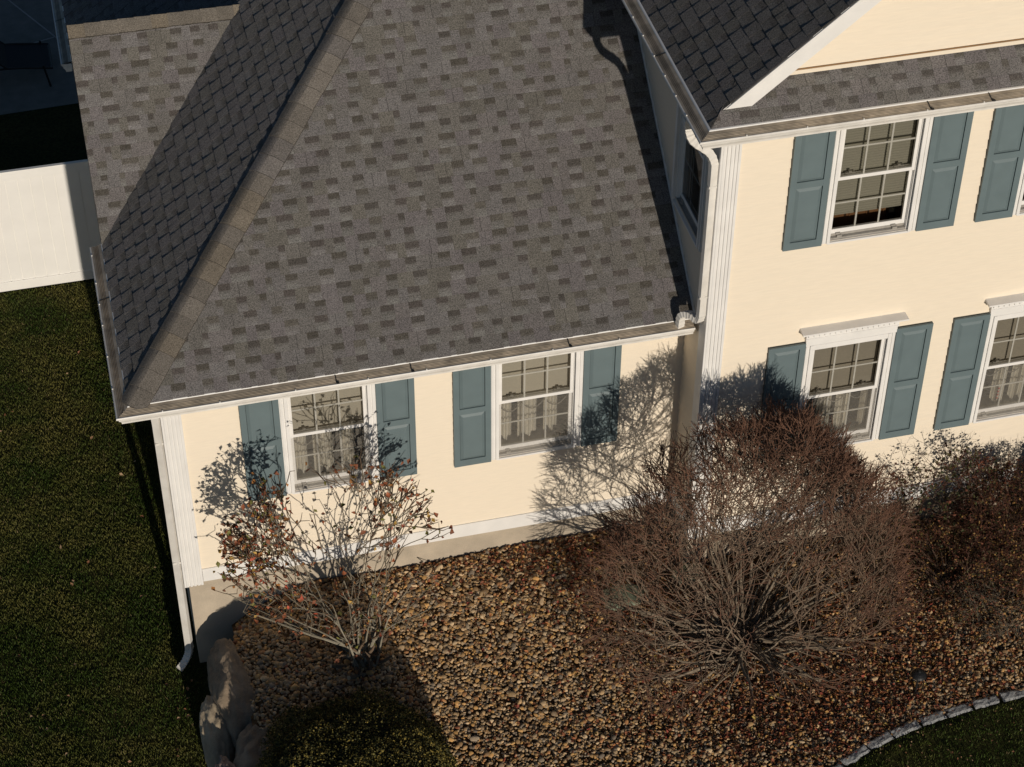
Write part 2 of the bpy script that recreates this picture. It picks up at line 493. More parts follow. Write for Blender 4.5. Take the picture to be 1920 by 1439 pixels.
    for i in range(n):
        va = drop+(H-.07-drop)*i/n; vb = drop+(H-.07-drop)*(i+1)/n; vm = (va+vb)/2
        mb.poly([T(a+.015, -.098, va), T(b-.015, -.098, va), T(b-.015, -.103, vm), T(a+.015, -.103, vm)])
        mb.poly([T(a+.015, -.103, vm), T(b-.015, -.103, vm), T(b-.015, -.098, vb), T(a+.015, -.098, vb)])
    lbox(mb, T, (a+.012, -.110, drop-.018), (b-.012, -.094, drop))
    sub(mb, 'roller_shade', {'wing': m_shade, 'upper': m_shade_up, 'lower': m_shade_low}[kind], win)
    if kind == 'upper':
        mb = MB()
        lbox(mb, T, (a-.05, -.30, -.05), (b+.05, -.26, .20))
        for i in range(4):
            lbox(mb, T, (a+.12+i*.17, -.262, -.05), (a+.13+i*.17, -.25, .20))
        sub(mb, 'headboard', m_wood, win)
        mb = MB(); lbox(mb, T, (b-.10, -.30, .0), (b-.03, -.2, .3))
        sub(mb, 'blue_cloth', m_shut, win)
    else:
        # hanging curtain panels with soft folds
        mb = MB()
        spans = [(a+.02, a+.17), (a+.23, a+.43), (a+.50, b-.12)] if kind == 'wing' else [(a+.20, a+.36), (a+.40, a+.56), (b-.10, b-.02)]
        for s0, s1 in spans:
            m_ = 18
            lo = rg.uniform(.08, .16) if kind == 'wing' else .10
            for i in range(m_):
                ua = s0+(s1-s0)*i/m_; ubb = s0+(s1-s0)*(i+1)/m_
                wa = -.15-.016*math.sin(i*1.5); wb = -.15-.016*math.sin((i+1)*1.5)
                la = lo+.035*math.sin(i*.6+seed); lbq = lo+.035*math.sin((i+1)*.6+seed)
                mb.poly([T(ua, wa, la), T(ubb, wb, lbq), T(ubb, wb, meet), T(ua, wa, meet)])
        sub(mb, 'curtain', m_curt, win)
        mb = MB()
        pts = [T(a+.03+(b-a-.06)*t/24, -.125, .585-.10*abs(math.sin(t/24*math.pi*3))) for t in range(25)]
        mb.tube(pts, .006, 5)
        sub(mb, 'garland', m_grey, win)
        mb = MB()
        lbox(mb, T, (a-.02, -.30, .005), (b+.02, -.118, .045))
        sub(mb, 'inner_sill', m_curt, win)
        if kind == 'lower' and seed == 32:
            mb = MB()
            for k in range(9):
                c0 = T(a+.275, -.13, .12+k*.022); c1 = T(a+.279, -.13, .12+(k+1)*.022)
                mb.tube([c0, c1], .011, 8, c=(.65, .06, .05) if k % 2 else (.75, .7, .62))
            sub(mb, 'candy_cane', m_leaf, win)
    return win

for i, x in enumerate(wing_x): window(fmap(x, 0.0, B_W), kind='wing', seed=10+i, meet=.727)
for i, x in enumerate(main_x): window(fmap(x, YM, B_U), kind='upper', seed=20+i, meet=.70, H=1.46)
for i, x in enumerate(low_x): window(fmap(x, YM, B_L), kind='lower', seed=31+i, meet=.70, H=1.44, header=True)
for b, hd, sd in ((B_U, False, 41), (B_L, True, 42)): window(fmap(10.02, YM, b), kind='lower', seed=sd, H=1.44, header=hd, meet=.7)
window(smap(.62, GX, 2.82), H=1.40, W=.93, side=True, meet=.92, seed=50)

# ------------------------------------------------------------------ shutters
def shutter(x, y, b, H=1.483):
    T = fmap(x, y, b)
    mb = MB()
    st, rl = .060, .075
    lbox(mb, T, (0, .0, 0), (SW, .024, H), (.22, .22, .22))  # backing slab coloured dark, standing in for shade in the panel grooves
    t = .0440
    lbox(mb, T, (0, .0245, 0), (st, t, H)); lbox(mb, T, (SW-st, .0245, 0), (SW, t, H))
    mid = H*.497
    rails = [(0, .085), (mid-.035, mid+.035), (H-.06, H)]
    for v0, v1 in rails: lbox(mb, T, (st, .0245, v0), (SW-st, t-.0005, v1))
    for v0, v1 in ((rails[0][1], rails[1][0]), (rails[1][1], rails[2][0])):
        u0, u1 = st, SW-st
        g = .0045
        u0 += g; u1 -= g; v0 += g; v1 -= g
        i_ = .030
        A = [(u0, v0), (u1, v0), (u1, v1), (u0, v1)]; B = [(u0+i_, v0+i_), (u1-i_, v0+i_), (u1-i_, v1-i_), (u0+i_, v1-i_)]
        for k in range(4):
            a0, a1, b1_, b0 = A[k], A[(k+1) % 4], B[(k+1) % 4], B[k]
            mb.poly([T(a0[0], .0340, a0[1]), T(a1[0], .0340, a1[1]), T(b1_[0], .0475, b1_[1]), T(b0[0], .0475, b0[1])])
        mb.poly([T(p[0], .0475, p[1]) for p in B])
        for k in range(4):
            a0, a1 = A[k], A[(k+1) % 4]
            mb.poly([T(a0[0], .0245, a0[1]), T(a1[0], .0245, a1[1]), T(a1[0], .0340, a1[1]), T(a0[0], .0340, a0[1])])
    return hb(mb, 'shutter', m_shut)
for x in wing_x: shutter(x-SW, 0.0, B_W); shutter(x+WIN_W, 0.0, B_W)
for x in (main_x[0],): shutter(x-SW, YM, B_U); shutter(x+WIN_W, YM, B_U)
shutter(main_x[1]-SW+.009, YM, B_U); shutter(main_x[1]+WIN_W, YM, B_U)
for x in low_x: shutter(x-SW, YM, B_L); shutter(x+WIN_W, YM, B_L)

# ------------------------------------------------------------------ roofs
def clip(poly, edge):
    """Sutherland-Hodgman against a*u+b*v+c>=0"""
    a, b, c = edge; out = []
    for i in range(len(poly)):
        p, q = poly[i], poly[(i+1) % len(poly)]
        dp = a*p[0]+b*p[1]+c; dq = a*q[0]+b*q[1]+c
        if dp >= 0: out.append(p)
        if (dp >= 0) != (dq >= 0):
            t = dp/(dp-dq); out.append((p[0]+(q[0]-p[0])*t, p[1]+(q[1]-p[1])*t))
    return out
def edges_of(poly):
    cx = sum(p[0] for p in poly)/len(poly); cy = sum(p[1] for p in poly)/len(poly)
    E = []
    for i in range(len(poly)):
        p, q = poly[i], poly[(i+1) % len(poly)]
        a, b = -(q[1]-p[1]), (q[0]-p[0]); c = -(a*p[0]+b*p[1])
        if a*cx+b*cy+c < 0: a, b, c = -a, -b, -c
        E.append((a, b, c))
    return E
SL = math.sqrt(1+P*P)
def shingles(name, origin, uvec, vh, pieces, seed, lighten=1.0, parent=None, soft=0.0, hh=1.0):
    """origin: point on the eave; uvec: unit vector along it; vh: unit horizontal vector up the slope;
    pieces: convex polygons in (along, horizontal run) metres"""
    rg = random.Random(seed)
    O = Vector(origin); U = Vector(uvec); V = (Vector(vh)+Vector((0, 0, P)))/SL
    N = U.cross(V)
    if N.z < 0: N = -N
    Ps = [[(p[0], p[1]*SL) for p in pc] for pc in pieces]
    Es = [edges_of(pc) for pc in Ps]
    umin = min(p[0] for pc in Ps for p in pc); umax = max(p[0] for pc in Ps for p in pc)
    vmin = min(p[1] for pc in Ps for p in pc); vmax = max(p[1] for pc in Ps for p in pc)
    mb = MB()
    for pc in Ps:     # deck just under the shingles
        mb.poly([O+U*p[0]+V*p[1]-N*.012 for p in pc], (.05, .05, .05))
    EXP = .1435
    nrow = int(math.ceil((vmax-vmin)/EXP))+1
    AV = (.160*lighten, .148*lighten, .134*lighten)
    def cell(u0, u1, v0, v1, hb_, ht, c, skirt=True):
        c = tuple((x*(1-soft)+y*soft)*t for x, y, t in zip(c, AV, (.985, 1.0, 1.045))); hb_ *= hh
        for E in Es:
            pl = [(u0, v0), (u1, v0), (u1, v1), (u0, v1)]
            for e in E:
                pl = clip(pl, e)
                if len(pl) < 3: break
            if len(pl) < 3: continue
            f = lambda p: O+U*p[0]+V*p[1]+N*(hb_+(ht-hb_)*(p[1]-v0)/(v1-v0))
            top = [f(p) for p in pl]
            mb.poly(top, c)
            if skirt:
                for i in range(len(pl)):
                    p, q = pl[i], pl[(i+1) % len(pl)]
                    if abs(p[1]-v1) < 1e-6 and abs(q[1]-v1) < 1e-6: continue
                    P0 = O+U*p[0]+V*p[1]-N*.008; Q0 = O+U*q[0]+V*q[1]-N*.008
                    mb.poly([P0, Q0, top[(i+1) % len(pl)], top[i]], (c[0]*.45, c[1]*.45, c[2]*.45))
    for r in range(nrow):
        v0 = vmin+r*EXP; v1 = v0+EXP
        u = umin-rg.uniform(0, .3)
        tooth = True
        while u < umax:
            if tooth:
                wd = rg.choice([.09, .12, .13, .15, .17, .22])*rg.uniform(.92, 1.08)
                k = rg.uniform(.94, 1.06)*lighten
                base = rg.choice([(.170, .154, .148), (.160, .148, .126), (.168, .156, .142), (.180, .168, .158), (.162, .150, .132), (.174, .158, .148)])
                c = tuple(x*k for x in base)
                # occasional joint between two shingles inside a long tooth
                jit = rg.uniform(-.0015, .0015)
                if wd > .16 and rg.random() < .6:
                    cut = u+wd*rg.uniform(.35, .65); k2 = rg.uniform(.93, 1.07)
                    cell(u, cut-.0015, v0, v1, .010+jit, .003, c)
                    cell(cut+.0015, u+wd, v0, v1, .010-jit, .003, tuple(x*k2 for x in c))
                else:
                    cell(u, u+wd, v0, v1, .010+jit, .003, c)
            else:
                wd = rg.choice([.06, .10, .11, .12, .13, .14, .17])*rg.uniform(.9, 1.1)
                k = rg.uniform(.92, 1.08)*lighten
                dk = rg.choice([(.096, .086, .071), (.100, .087, .077), (.094, .084, .073), (.122, .110, .092)])
                lt = rg.choice([(.205, .192, .180), (.190, .182, .165), (.178, .168, .152), (.170, .158, .148)])
                md = tuple((x+y)/2*.98 for x, y in zip(lt, (.150, .138, .122)))
                sp = v0+EXP*rg.uniform(.56, .64); s2 = v0+EXP*rg.uniform(.22, .42); s3 = sp-EXP*.07
                cell(u, u+wd, v0, s2, .0055, .0045, tuple(x*k for x in lt))
                cell(u, u+wd, s2, s3, .0045, .004, tuple(x*k for x in md), skirt=False)
                cell(u, u+wd, s3, sp, .004, .0038, tuple((x+y)/2*k for x, y in zip(md, dk)), skirt=False)
                cell(u, u+wd, sp, v1, .0038, .001, tuple(x*k for x in dk), skirt=False)
            u += wd; tooth = not tooth
    return hb(mb, name, m_sh, parent)

# plan polygons in (along eave, run)
RZ = YR-YE                                   # run from eave to ridge on the wing = 4.253
front_pl = [[(0, 0), (GX-.0-XE, 0), (GX+2.6-XE, RZ), (RZ, RZ)]]
front_pl = [[(0, 0), (GX-XE, 0), (GX-XE, RZ), (RZ, RZ)]]
shingles('wing_roof', (XE, YE, ZE), (1, 0, 0), (0, 1, 0), front_pl, 11)
wrun = YR-Y1
A = [(0, 0), (RZ, RZ), (YR-YE, wrun), (Y1-YE, 0)]
Bp = [(2*(YR-YE)-p[0], p[1]) for p in A]
shingles('wing_roof', (XE, YE, ZE), (0, 1, 0), (1, 0, 0), [A, Bp], 12, soft=.42, hh=1.15)
shingles('side_gable_roof', (XE, Y1, ZE), (1, 0, 0), (0, 1, 0), [[(-.0, 0), (wrun, wrun), (-.0, wrun)]], 13, lighten=1.06)
shingles('side_gable_roof', (XE, 2*YR-Y1, ZE), (1, 0, 0), (0, -1, 0), [[(-.0, 0), (wrun, wrun), (-.0, wrun)]], 14)
mb = MB()    # rear slope of the wing
zr = ZE+P*RZ
mb.poly([(XE, 2*YR-YE, ZE), (XE+RZ, YR, zr), (GX+2.2, YR, zr), (GX+2.2, 2*YR-YE, ZE)], (.1, .09, .08))
hb(mb, 'wing_roof', m_sh)
# main block: left slope, pent roof, right slope
MR = GXC-MXE
YRK = -.70                                    # front of the rake overhang
RD = YRK-MYE
shingles('main_roof', (MXE, MYE, MZE), (0, 1, 0), (1, 0, 0), [[(0, 0), (RD, 0), (RD, RD)], [(RD, 0), (10.1, 0), (10.1, MR), (RD, MR)]], 15, lighten=.86, soft=.45, hh=1.1)
shingles('main_roof', (MX1, YRK, MZE), (0, 1, 0), (-1, 0, 0), [[(0, 0), (10, 0), (10, MR), (0, MR)]], 16, soft=.7)
PR = YGW-MYE
shingles('pent_roof', (MXE, MYE, MZE+.004), (1, 0, 0), (0, 1, 0), [[(0, 0), (MX1-MXE, 0), (MX1-MXE, PR), (PR, PR)]], 17, lighten=1.08, soft=.15)

# rake board and soffit of the front gable
def rake(sgn):
    mb = MB()
    x0 = MXE+.06 if sgn > 0 else MX1-.06
    def pt(x, dz, y): 
        d = (x-MXE) if sgn > 0 else (MX1-x)
        return (x, y, MZE+P*d+dz)
    x1 = GXC
    # board face, cut off level on the pent roof
    top, bot = -.006, -.225
    y_ = YRK+.006
    e0 = RD+.02; xa = MXE+e0 if sgn > 0 else MX1-e0
    zc = MZE+.004+P*RD+.016                       # pent surface under the board
    def raw(d, z, y): return (MXE+d if sgn > 0 else MX1-d, y, z)
    dc = (zc-MZE-bot)/P
    d1 = (zc-MZE-top)/P
    mb.poly([raw(d1, zc, y_), raw(dc, zc, y_), pt(x1, bot, y_), pt(x1, top, y_)])
    mb.poly([raw(d1, zc, y_), pt(x1, top, y_), pt(x1, top, YGW+.02), raw(d1, zc, YGW+.02)])
    mb.poly([raw(dc, zc, y_), pt(x1, bot, y_), pt(x1, bot, YGW+.02), raw(dc, zc, YGW+.02)])
    # top moulding, proud of the face
    t0 = raw(d1+.03, zc+.022, YRK-.012)
    mb.poly([t0, pt(x1, top, YRK-.012), pt(x1, top-.045, YRK-.012), raw(d1+.084, zc+.022, YRK-.012)])
    mb.poly([raw(d1+.084, zc+.022, YRK-.012), pt(x1, top-.045, YRK-.012), pt(x1, top-.045, y_), raw(d1+.084, zc+.022, y_)])
    mb.poly([t0, pt(x1, top, YRK-.012), pt(x1, top, y_), raw(d1+.03, zc+.022, y_)])
    return hb(mb, 'rake_board', m_white)
rake(1); rake(-1)
# step flashing where the gable wall meets the pent roof
mb = MB()
zt = MZE+.004+P*PR+.006
mb.box((MXE+.58, YGW-.016, zt+.028), (MX1-.5, YGW-.0095, zt+.037))
hb(mb, 'wall_flashing', mat('brown flashing edge', (.30, .17, .07), .6, noise_s=10, noise_a=.1))
mb = MB()
mb.box((MXE+.55, YGW-.022, zt-.012), (MX1-.5, YGW-.0095, zt+.027))
hb(mb, 'wall_flashing', m_siding)
# flashing strip along the side wall on the wing roof
mb = MB()
pa = Vector((GX-.014, YE, ZE+.02)); pb = Vector((GX-.014, YR, ZE+.02+P*RZ))
mb.tube([pa, pb], .01, flat=(.012, .035))
hb(mb, 'wall_flashing', m_white)
# rake trim of the side gable
mb = MB()
for sg in (1, -1):
    y0 = Y1 if sg > 0 else 2*YR-Y1
    q0 = [(XE-.004, y0, ZE-.012), (XE-.004, YR, ZE+P*wrun-.012), (XE-.004, YR, ZE+P*wrun-.16), (XE-.004, y0, ZE-.16)]
    mb.poly(q0); mb.poly([(p[0]+.30, p[1], p[2]) for p in q0[2:]] + [q0[3], q0[2]])
hb(mb, 'rake_board', m_white)

# hip and ridge caps
def caps(name, p0, p1, sA, sB, hw, exp=.195, seed=3, lift=.016, tone=(.174, .157, .138)):
    """sA, sB: unit vectors lying in each slope, perpendicular to the line, pointing down-slope"""
    rg = random.Random(seed)
    p0, p1 = Vector(p0), Vector(p1); D = (p1-p0); Ln = D.length; D = D/Ln
    mb = MB()
    n = int(Ln/exp)
    sA, sB = Vector(sA).normalized(), Vector(sB).normalized()
    up = Vector((0, 0, 1)); 
    for i in range(n+1):
        a = p0+D*(i*exp); b = p0+D*(min(Ln, (i+1)*exp+.02))
        if i*exp >= Ln-.02: continue
        k = rg.uniform(.86, 1.12)
        g = rg.choice([tone, tone, (tone[0]*.95, tone[1]*.97, tone[2]*1.04), (tone[0]*1.04, tone[1]*1.0, tone[2]*.92)])
        c = tuple(x*k for x in g)
        la = lift+.007+rg.uniform(-.001, .002); lb = lift
        yaw = rg.uniform(-.004, .004)
        ra, rb = a+up*la, b+up*lb
        dk = tuple(x*.35 for x in c)
        def sec(o_, l_):
            out = []
            for t in (-1, -.62, -.4, -.2, 0, .2, .4, .62, 1):
                sd = sA if t < 0 else sB
                w_ = .62
                drop = .36*hw*(w_-abs(t))**2/(2*w_) if abs(t) < w_ else 0
                out.append(o_+sd*(abs(t)*hw+yaw*t)+up*(l_+.010-drop-.008*abs(t)))
            return out
        Sa, Sb = sec(a, la), sec(b, lb)
        for q in range(8):
            mb.poly([Sa[q], Sa[q+1], Sb[q+1], Sb[q]], c)
            mb.poly([Sa[q], Sa[q+1], Sa[q+1]-up*.014, Sa[q]-up*.014], dk)
        mb.poly([Sa[0], Sb[0], Sb[0]-up*.016, Sa[0]-up*.016], dk); mb.poly([Sa[8], Sb[8], Sb[8]-up*.016, Sa[8]-up*.016], dk)
    return hb(mb, name, m_cap)
nW = Vector((-P, 0, 1)).normalized(); nF = Vector((0, -P, 1)).normalized(); nBk = Vector((0, P, 1)).normalized()
h = Vector((1, 1, P)).normalized()
def inslope(h_, n_, toward):
    q = h_.cross(n_)
    return q if q.dot(Vector(toward)) > 0 else -q
caps('hip_cap', (XE+.0, YE+.0, ZE), (XE+RZ, YR, ZE+P*RZ), inslope(h, nW, (-1, 0, 0)), inslope(h, nF, (0, -1, 0)), .165)
h2 = Vector((1, -1, P)).normalized()
caps('hip_cap', (XE, 2*YR-YE, ZE), (XE+RZ, YR, ZE+P*RZ), inslope(h2, nW, (-1, 0, 0)), inslope(h2, nBk, (0, 1, 0)), .165, seed=5)
caps('ridge_cap', (XE-.0, YR, ZE+P*wrun), (XE+wrun+.06, YR, ZE+P*wrun), inslope(Vector((1, 0, 0)), nF, (0, -1, 0)), inslope(Vector((1, 0, 0)), nBk, (0, 1, 0)), .15, exp=.17, seed=8, tone=(.195, .174, .148))
caps('ridge_cap', (XE+RZ, YR, ZE+P*RZ), (GX+1.5, YR, ZE+P*RZ), inslope(Vector((1, 0, 0)), nF, (0, -1, 0)), inslope(Vector((1, 0, 0)), nBk, (0, 1, 0)), .15, seed=9)
nR = Vector((P, 0, 1)).normalized()
caps('ridge_cap', (GXC, YRK, MZE+P*MR), (GXC, YRK+10, MZE+P*MR), inslope(Vector((0, 1, 0)), nW, (-1, 0, 0)), inslope(Vector((0, 1, 0)), nR, (1, 0, 0)), .15, seed=10)

# ------------------------------------------------------------------ gutters
G_OUT = .118
def gutter(axis, edge, z, a, b, m0=0, m1=0, seams=(), screws=.62, seed=0):
    """axis 'x': gutter along x in front (towards -y) of edge=y; axis 'y': along y to the left (-x) of edge=x.
    a, b ends; m0/m1: mitre slopes at the ends (end moves by m*d)"""
    rg = random.Random(seed)
    def T(t, d, zz):
        tt = a - m0*d if t == 0 else b + m1*d
        if t not in (0, 1): tt = t
        return (tt, edge-d, z+zz) if axis == 'x' else (edge-d, tt, z+zz)
    def strip(mb, prof, nseg=1):
        for (dA, zA), (dB, zB) in zip(prof[:-1], prof[1:]):
            mb.poly([T(0, dA, zA), T(1, dA, zA), T(1, dB, zB), T(0, dB, zB)])
    outer = [(G_OUT-.010, -.022), (G_OUT-.004, -.017), (G_OUT+.004, -.018), (G_OUT+.008, -.025), (G_OUT+.008, -.036), (G_OUT-.002, -.042), (G_OUT-.012, -.055),
             (G_OUT-.016, -.075), (G_OUT-.030, -.092), (G_OUT-.038, -.110), (G_OUT-.038, -.125), (.008, -.125), (.008, -.02)]
    mb = MB(); strip(mb, outer)
    # end caps
    for t in (0, 1):
        if (m0 if t == 0 else m1) == 0:
            mb.poly([T(t, d, zz) for d, zz in outer])
    g = hb(mb, 'gutter', m_alu)
    # guard with long ribs
    mb = MB()
    ribs = []
    d = .006
    z0_, z1_ = .002, -.020
    nr = 3
    zz = lambda d_: z0_+(z1_-z0_)*(d_-.006)/(G_OUT-.016)
    prof = [(.006, .004), (.040, -.005)]
    for k in range(nr):
        dd = .044+k*.0145
        prof += [(dd, zz(dd)-.009), (dd+.003, zz(dd)+.002), (dd+.008, zz(dd)+.002), (dd+.010, zz(dd)-.009)]
    prof += [(.089, zz(.089)+.001), (G_OUT-.006, -.022)]
    strip(mb, prof)
    sub(mb, 'gutter_guard', m_guard, g)
    mb = MB()
    strip(mb, [(-.012, .014), (.004, .012), (.010, .002), (.010, -.012)])
    sub(mb, 'drip_edge', m_white, g)
    # seams and clips
    for s_ in seams:
        mb = MB()
        c = (s_-.006, s_+.006)
        for (dA, zA), (dB, zB) in zip(prof[:-1], prof[1:]):
            if axis == 'x': mb.poly([(c[0], edge-dA, z+zA+.003), (c[1], edge-dA, z+zA+.003), (c[1]+.004, edge-dB, z+zB+.003), (c[0]+.004, edge-dB, z+zB+.003)])
            else: mb.poly([(edge-dA, c[0], z+zA+.003), (edge-dA, c[1], z+zA+.003), (edge-dB, c[1], z+zB+.003), (edge-dB, c[0], z+zB+.003)])
        if axis == 'x': mb.box((s_+.004, edge-G_OUT-.002, z-.020), (s_+.024, edge-G_OUT+.020, z-.006))
        sub(mb, 'guard_seam', m_dark, g)
    mb = MB()
    t = a+.3
    while t < b-.1:
        if axis == 'x': mb.box((t-.005, edge-G_OUT+.000, z-.017), (t+.005, edge-G_OUT+.010, z-.008))
        else: mb.box((edge-G_OUT-.001, t-.005, z-.017), (edge-G_OUT+.009, t+.005, z-.008))
        t += screws*rg.uniform(.8, 1.2)
    sub(mb, 'guard_screw', m_vinyl, g)
    return g
gutter('x', YE, ZE-.004, XE, 5.118, m0=1, m1=0, seams=(1.62, 2.335, 3.87), seed=1)
gutter('y', XE, ZE-.004, YE, Y1+.03, m0=1, m1=0, seams=(1.35,), screws=.4, seed=2)
gutter('y', XE, ZE-.004, 2*YR-Y1-.08, 2*YR-YE, m0=0, m1=0, seams=(6.6,), seed=3)
gutter('x', MYE, MZE+.012, MXE, MX1, m0=1, m1=0, seams=(6.95, 7.53, 9.2), seed=4)
gutter('y', MXE, MZE+.012, MYE, 2.62, m0=1, m1=0, seams=(.45,), screws=.3, seed=5)
# fascia and soffit boards
mb = MB()
mb.box((XE+.004, YE+.002, ZE-.16), (GX-.03, YE+.020, ZE-.010))
mb.box((XE+.004, YE+.0203, ZE-.145), (XE+.022, Y1, ZE-.010))
mb.box((XE+.022, YE+.0203, ZE-.150), (GX-.03, -.0, ZE-.140))
mb.box((XE+.022, -.0, ZE-.150), (-.0, 7.9, ZE-.140))
mb.box((MXE+.004, MYE+.002, MZE-.15), (MX1, MYE+.020, MZE-.002))
mb.box((MXE+.004, MYE+.0203, MZE-.15), (MXE+.022, 2.7, MZE-.002))
mb.box((MXE+.022, MYE+.0203, MZE-.145), (MX1, YM-.0, MZE-.135))
mb.box((MXE+.022, YM, MZE-.145), (GX, 2.7, MZE-.135))
hb(mb, 'fascia', m_white)

# ------------------------------------------------------------------ downspouts
def smooth_path(pts, n=5):
    out = []
    P_ = [Vector(p) for p in pts]
    for i in range(len(P_)-1):
        p0 = P_[max(i-1, 0)]; p1 = P_[i]; p2 = P_[i+1]; p3 = P_[min(i+2, len(P_)-1)]
        for k in range(n):
            t = k/n
            out.append(.5*((2*p1)+(-p0+p2)*t+(2*p0-5*p1+4*p2-p3)*t*t+(-p0+3*p1-3*p2+p3)*t**3))
    out.append(P_[-1])
    return out
def downspout(path, straps=(), wd=.072, dp=.055, name='downspout'):
    """path: list of (points, crimped?) runs"""
    mb = MB()
    pts, sc_ = [], []
    for run, crimp in path:
        run = [Vector(p) for p in run]
        if crimp:
            fine = smooth_path(run, 9)
            for i, p in enumerate(fine): pts.append(p); sc_.append(1.07 if i % 3 == 0 else .97)
        else:
            for p in run: pts.append(p); sc_.append(1.0)
    mb.tube(pts, .03, flat=(wd, dp), scl=sc_)
    o = hb(mb, name, m_alu, bevel=.005)
    for s_ in straps:
        mb = MB()
        mb.box((s_[0]-wd/2-.003, s_[1]-dp/2-.003, s_[2]-.012), (s_[0]+wd/2+.012, s_[1]+dp/2+.002, s_[2]+.012))
        sub(mb, 'strap', m_alu, o)
    return o
# wing downspout on the left face at the front corner
dx, dy = -.065, .045
ds = downspout([([(-.33, -.20, ZE-.12), (-.30, -.12, ZE-.20), (-.13, .02, ZE-.33), (dx, dy, ZE-.46)], True),
                ([(dx, dy, ZE-.56), (dx, dy, -1.68)], False),
                ([(dx, dy, -1.76), (dx-.02, dy-.02, -1.83), (dx-.075, dy-.07, -1.90), (dx-.14, dy-.12, -1.935)], True)],
               straps=((dx, dy, -.45), (dx, dy, 1.2)))
# main downspout dropping from the side gutter on to the wing gutter
sx, sy = 5.097, -.585
ds = downspout([([(4.885, -.42, MZE-.11), (4.885, -.43, MZE-.20), (4.915, -.49, MZE-.31), (5.05, -.565, MZE-.41), (sx, sy, MZE-.52)], True),
                ([(sx, sy, MZE-.60), (sx, sy, 2.42)], False),
                ([(sx, sy, 2.29), (5.085, -.545, 2.20), (5.035, -.44, 2.195), (4.985, -.365, 2.13), (4.98, -.345, 1.985)], True)],
               straps=((sx, sy, 3.80), (sx, sy, 2.52)))

# ------------------------------------------------------------------ ground
def gz(x, y):
    """height of the pebble bed"""
    d = max(0.0, -y)
    z = -1.045 - .065*d
    e = max(0.0, .95-x)
    z -= .30*e*e + .03*e
    z -= .42*min(1, max(0, 1.25-x)/1.0)*min(1, max(0, y+.62)/.62)
    z += .02*math.sin(x*2.1+y*1.3)
    return z
# edging curve of the bed (front right), world points
EDGE = [(4.6, -4.15), (5.2, -3.82), (5.72, -3.50), (6.05, -3.32), (6.42, -3.19), (6.82, -3.09), (7.25, -3.03), (7.75, -3.00), (8.4, -3.0), (9.2, -3.05), (10.5, -3.2), (12, -3.5)]
BE = [(.3, -4.75), (2.2, -4.95), (3.6, -4.72)]+EDGE
EX = np.array([p[0] for p in BE]); EY = np.array([p[1] for p in BE])
def edge_y(x): return np.interp(x, EX, EY)
def lawn_z(x, y):
    t = min(1, max(0, (x-.10)/.45)); t = t*t*(3-2*t)
    if y > 1.0: t = 0
    s_ = min(1, max(0, (-y-1.0)/2.2))
    if x > .1 and y < 1.0:
        e_ = float(edge_y(x))
        hi = gz(x, e_)+.022 if y < e_+.03 else -1.75
        return -2.0+t*(hi+2.0)
    return -2.0+.015*math.sin(x*1.7+y*.9)
def grid(name, x0, x1, y0, y1, nx, ny, zf, m, kind='structure'):
    xs = np.linspace(x0, x1, nx); ys = np.linspace(y0, y1, ny)
    V_ = np.array([(x, y, zf(x, y)) for y in ys for x in xs])
    i = np.arange(nx*ny).reshape(ny, nx)
    F = np.stack([i[:-1, :-1], i[:-1, 1:], i[1:, 1:], i[1:, :-1]], -1).reshape(-1, 4)
    o = np_obj(name, V_, F, m, smooth=True); o['kind'] = kind
    return o
# ground sheet: fine near the house, reaching the horizon
xs = np.concatenate([[-900, -200, -60, -20, -8], np.arange(-4, 12.01, .1), [16, 30, 80, 250, 900]])
ys = np.concatenate([[-900, -200, -60, -25, -12], np.arange(-8, 14.01, .1), [20, 40, 100, 300, 900]])
def lz(x, y):
    if x < -4 or x > 12 or y < -8 or y > 14:
        return -2.0 if (x < .3 or y > 1) else -1.26
    return lawn_z(x, y)
V_ = np.array([(x, y, lz(x, y)) for y in ys for x in xs]); i = np.arange(len(xs)*len(ys)).reshape(len(ys), len(xs))
F = np.stack([i[:-1, :-1], i[:-1, 1:], i[1:, 1:], i[1:, :-1]], -1).reshape(-1, 4)
o = np_obj('ground', V_, F, m_lawn, smooth=True); o['kind'] = 'structure'

def bed_left(y):
    return np.interp(-y, [-.1, .3, .8, 1.3, 1.9, 2.6, 6], [.50, .40, .36, .42, .50, .45, .45])
nx, ny = 130, 80
V_ = []; F = []
for j in range(ny):
    for i_ in range(nx):
        x = .40+(11.6)*(i_/(nx-1))**1.0
        e = edge_y(x)
        yb = 0.05 if x < GX else YM+.05
        y = yb+(e-yb)*(j/(ny-1))
        V_.append((x, y, gz(x, y)-.012))
i = np.arange(nx*ny).reshape(ny, nx)
F = np.stack([i[:-1, :-1], i[1:, :-1], i[1:, 1:], i[:-1, 1:]], -1).reshape(-1, 4)
o = np_obj('soil_bed', np.array(V_), F, m_mulch, smooth=True); o['kind'] = 'structure'

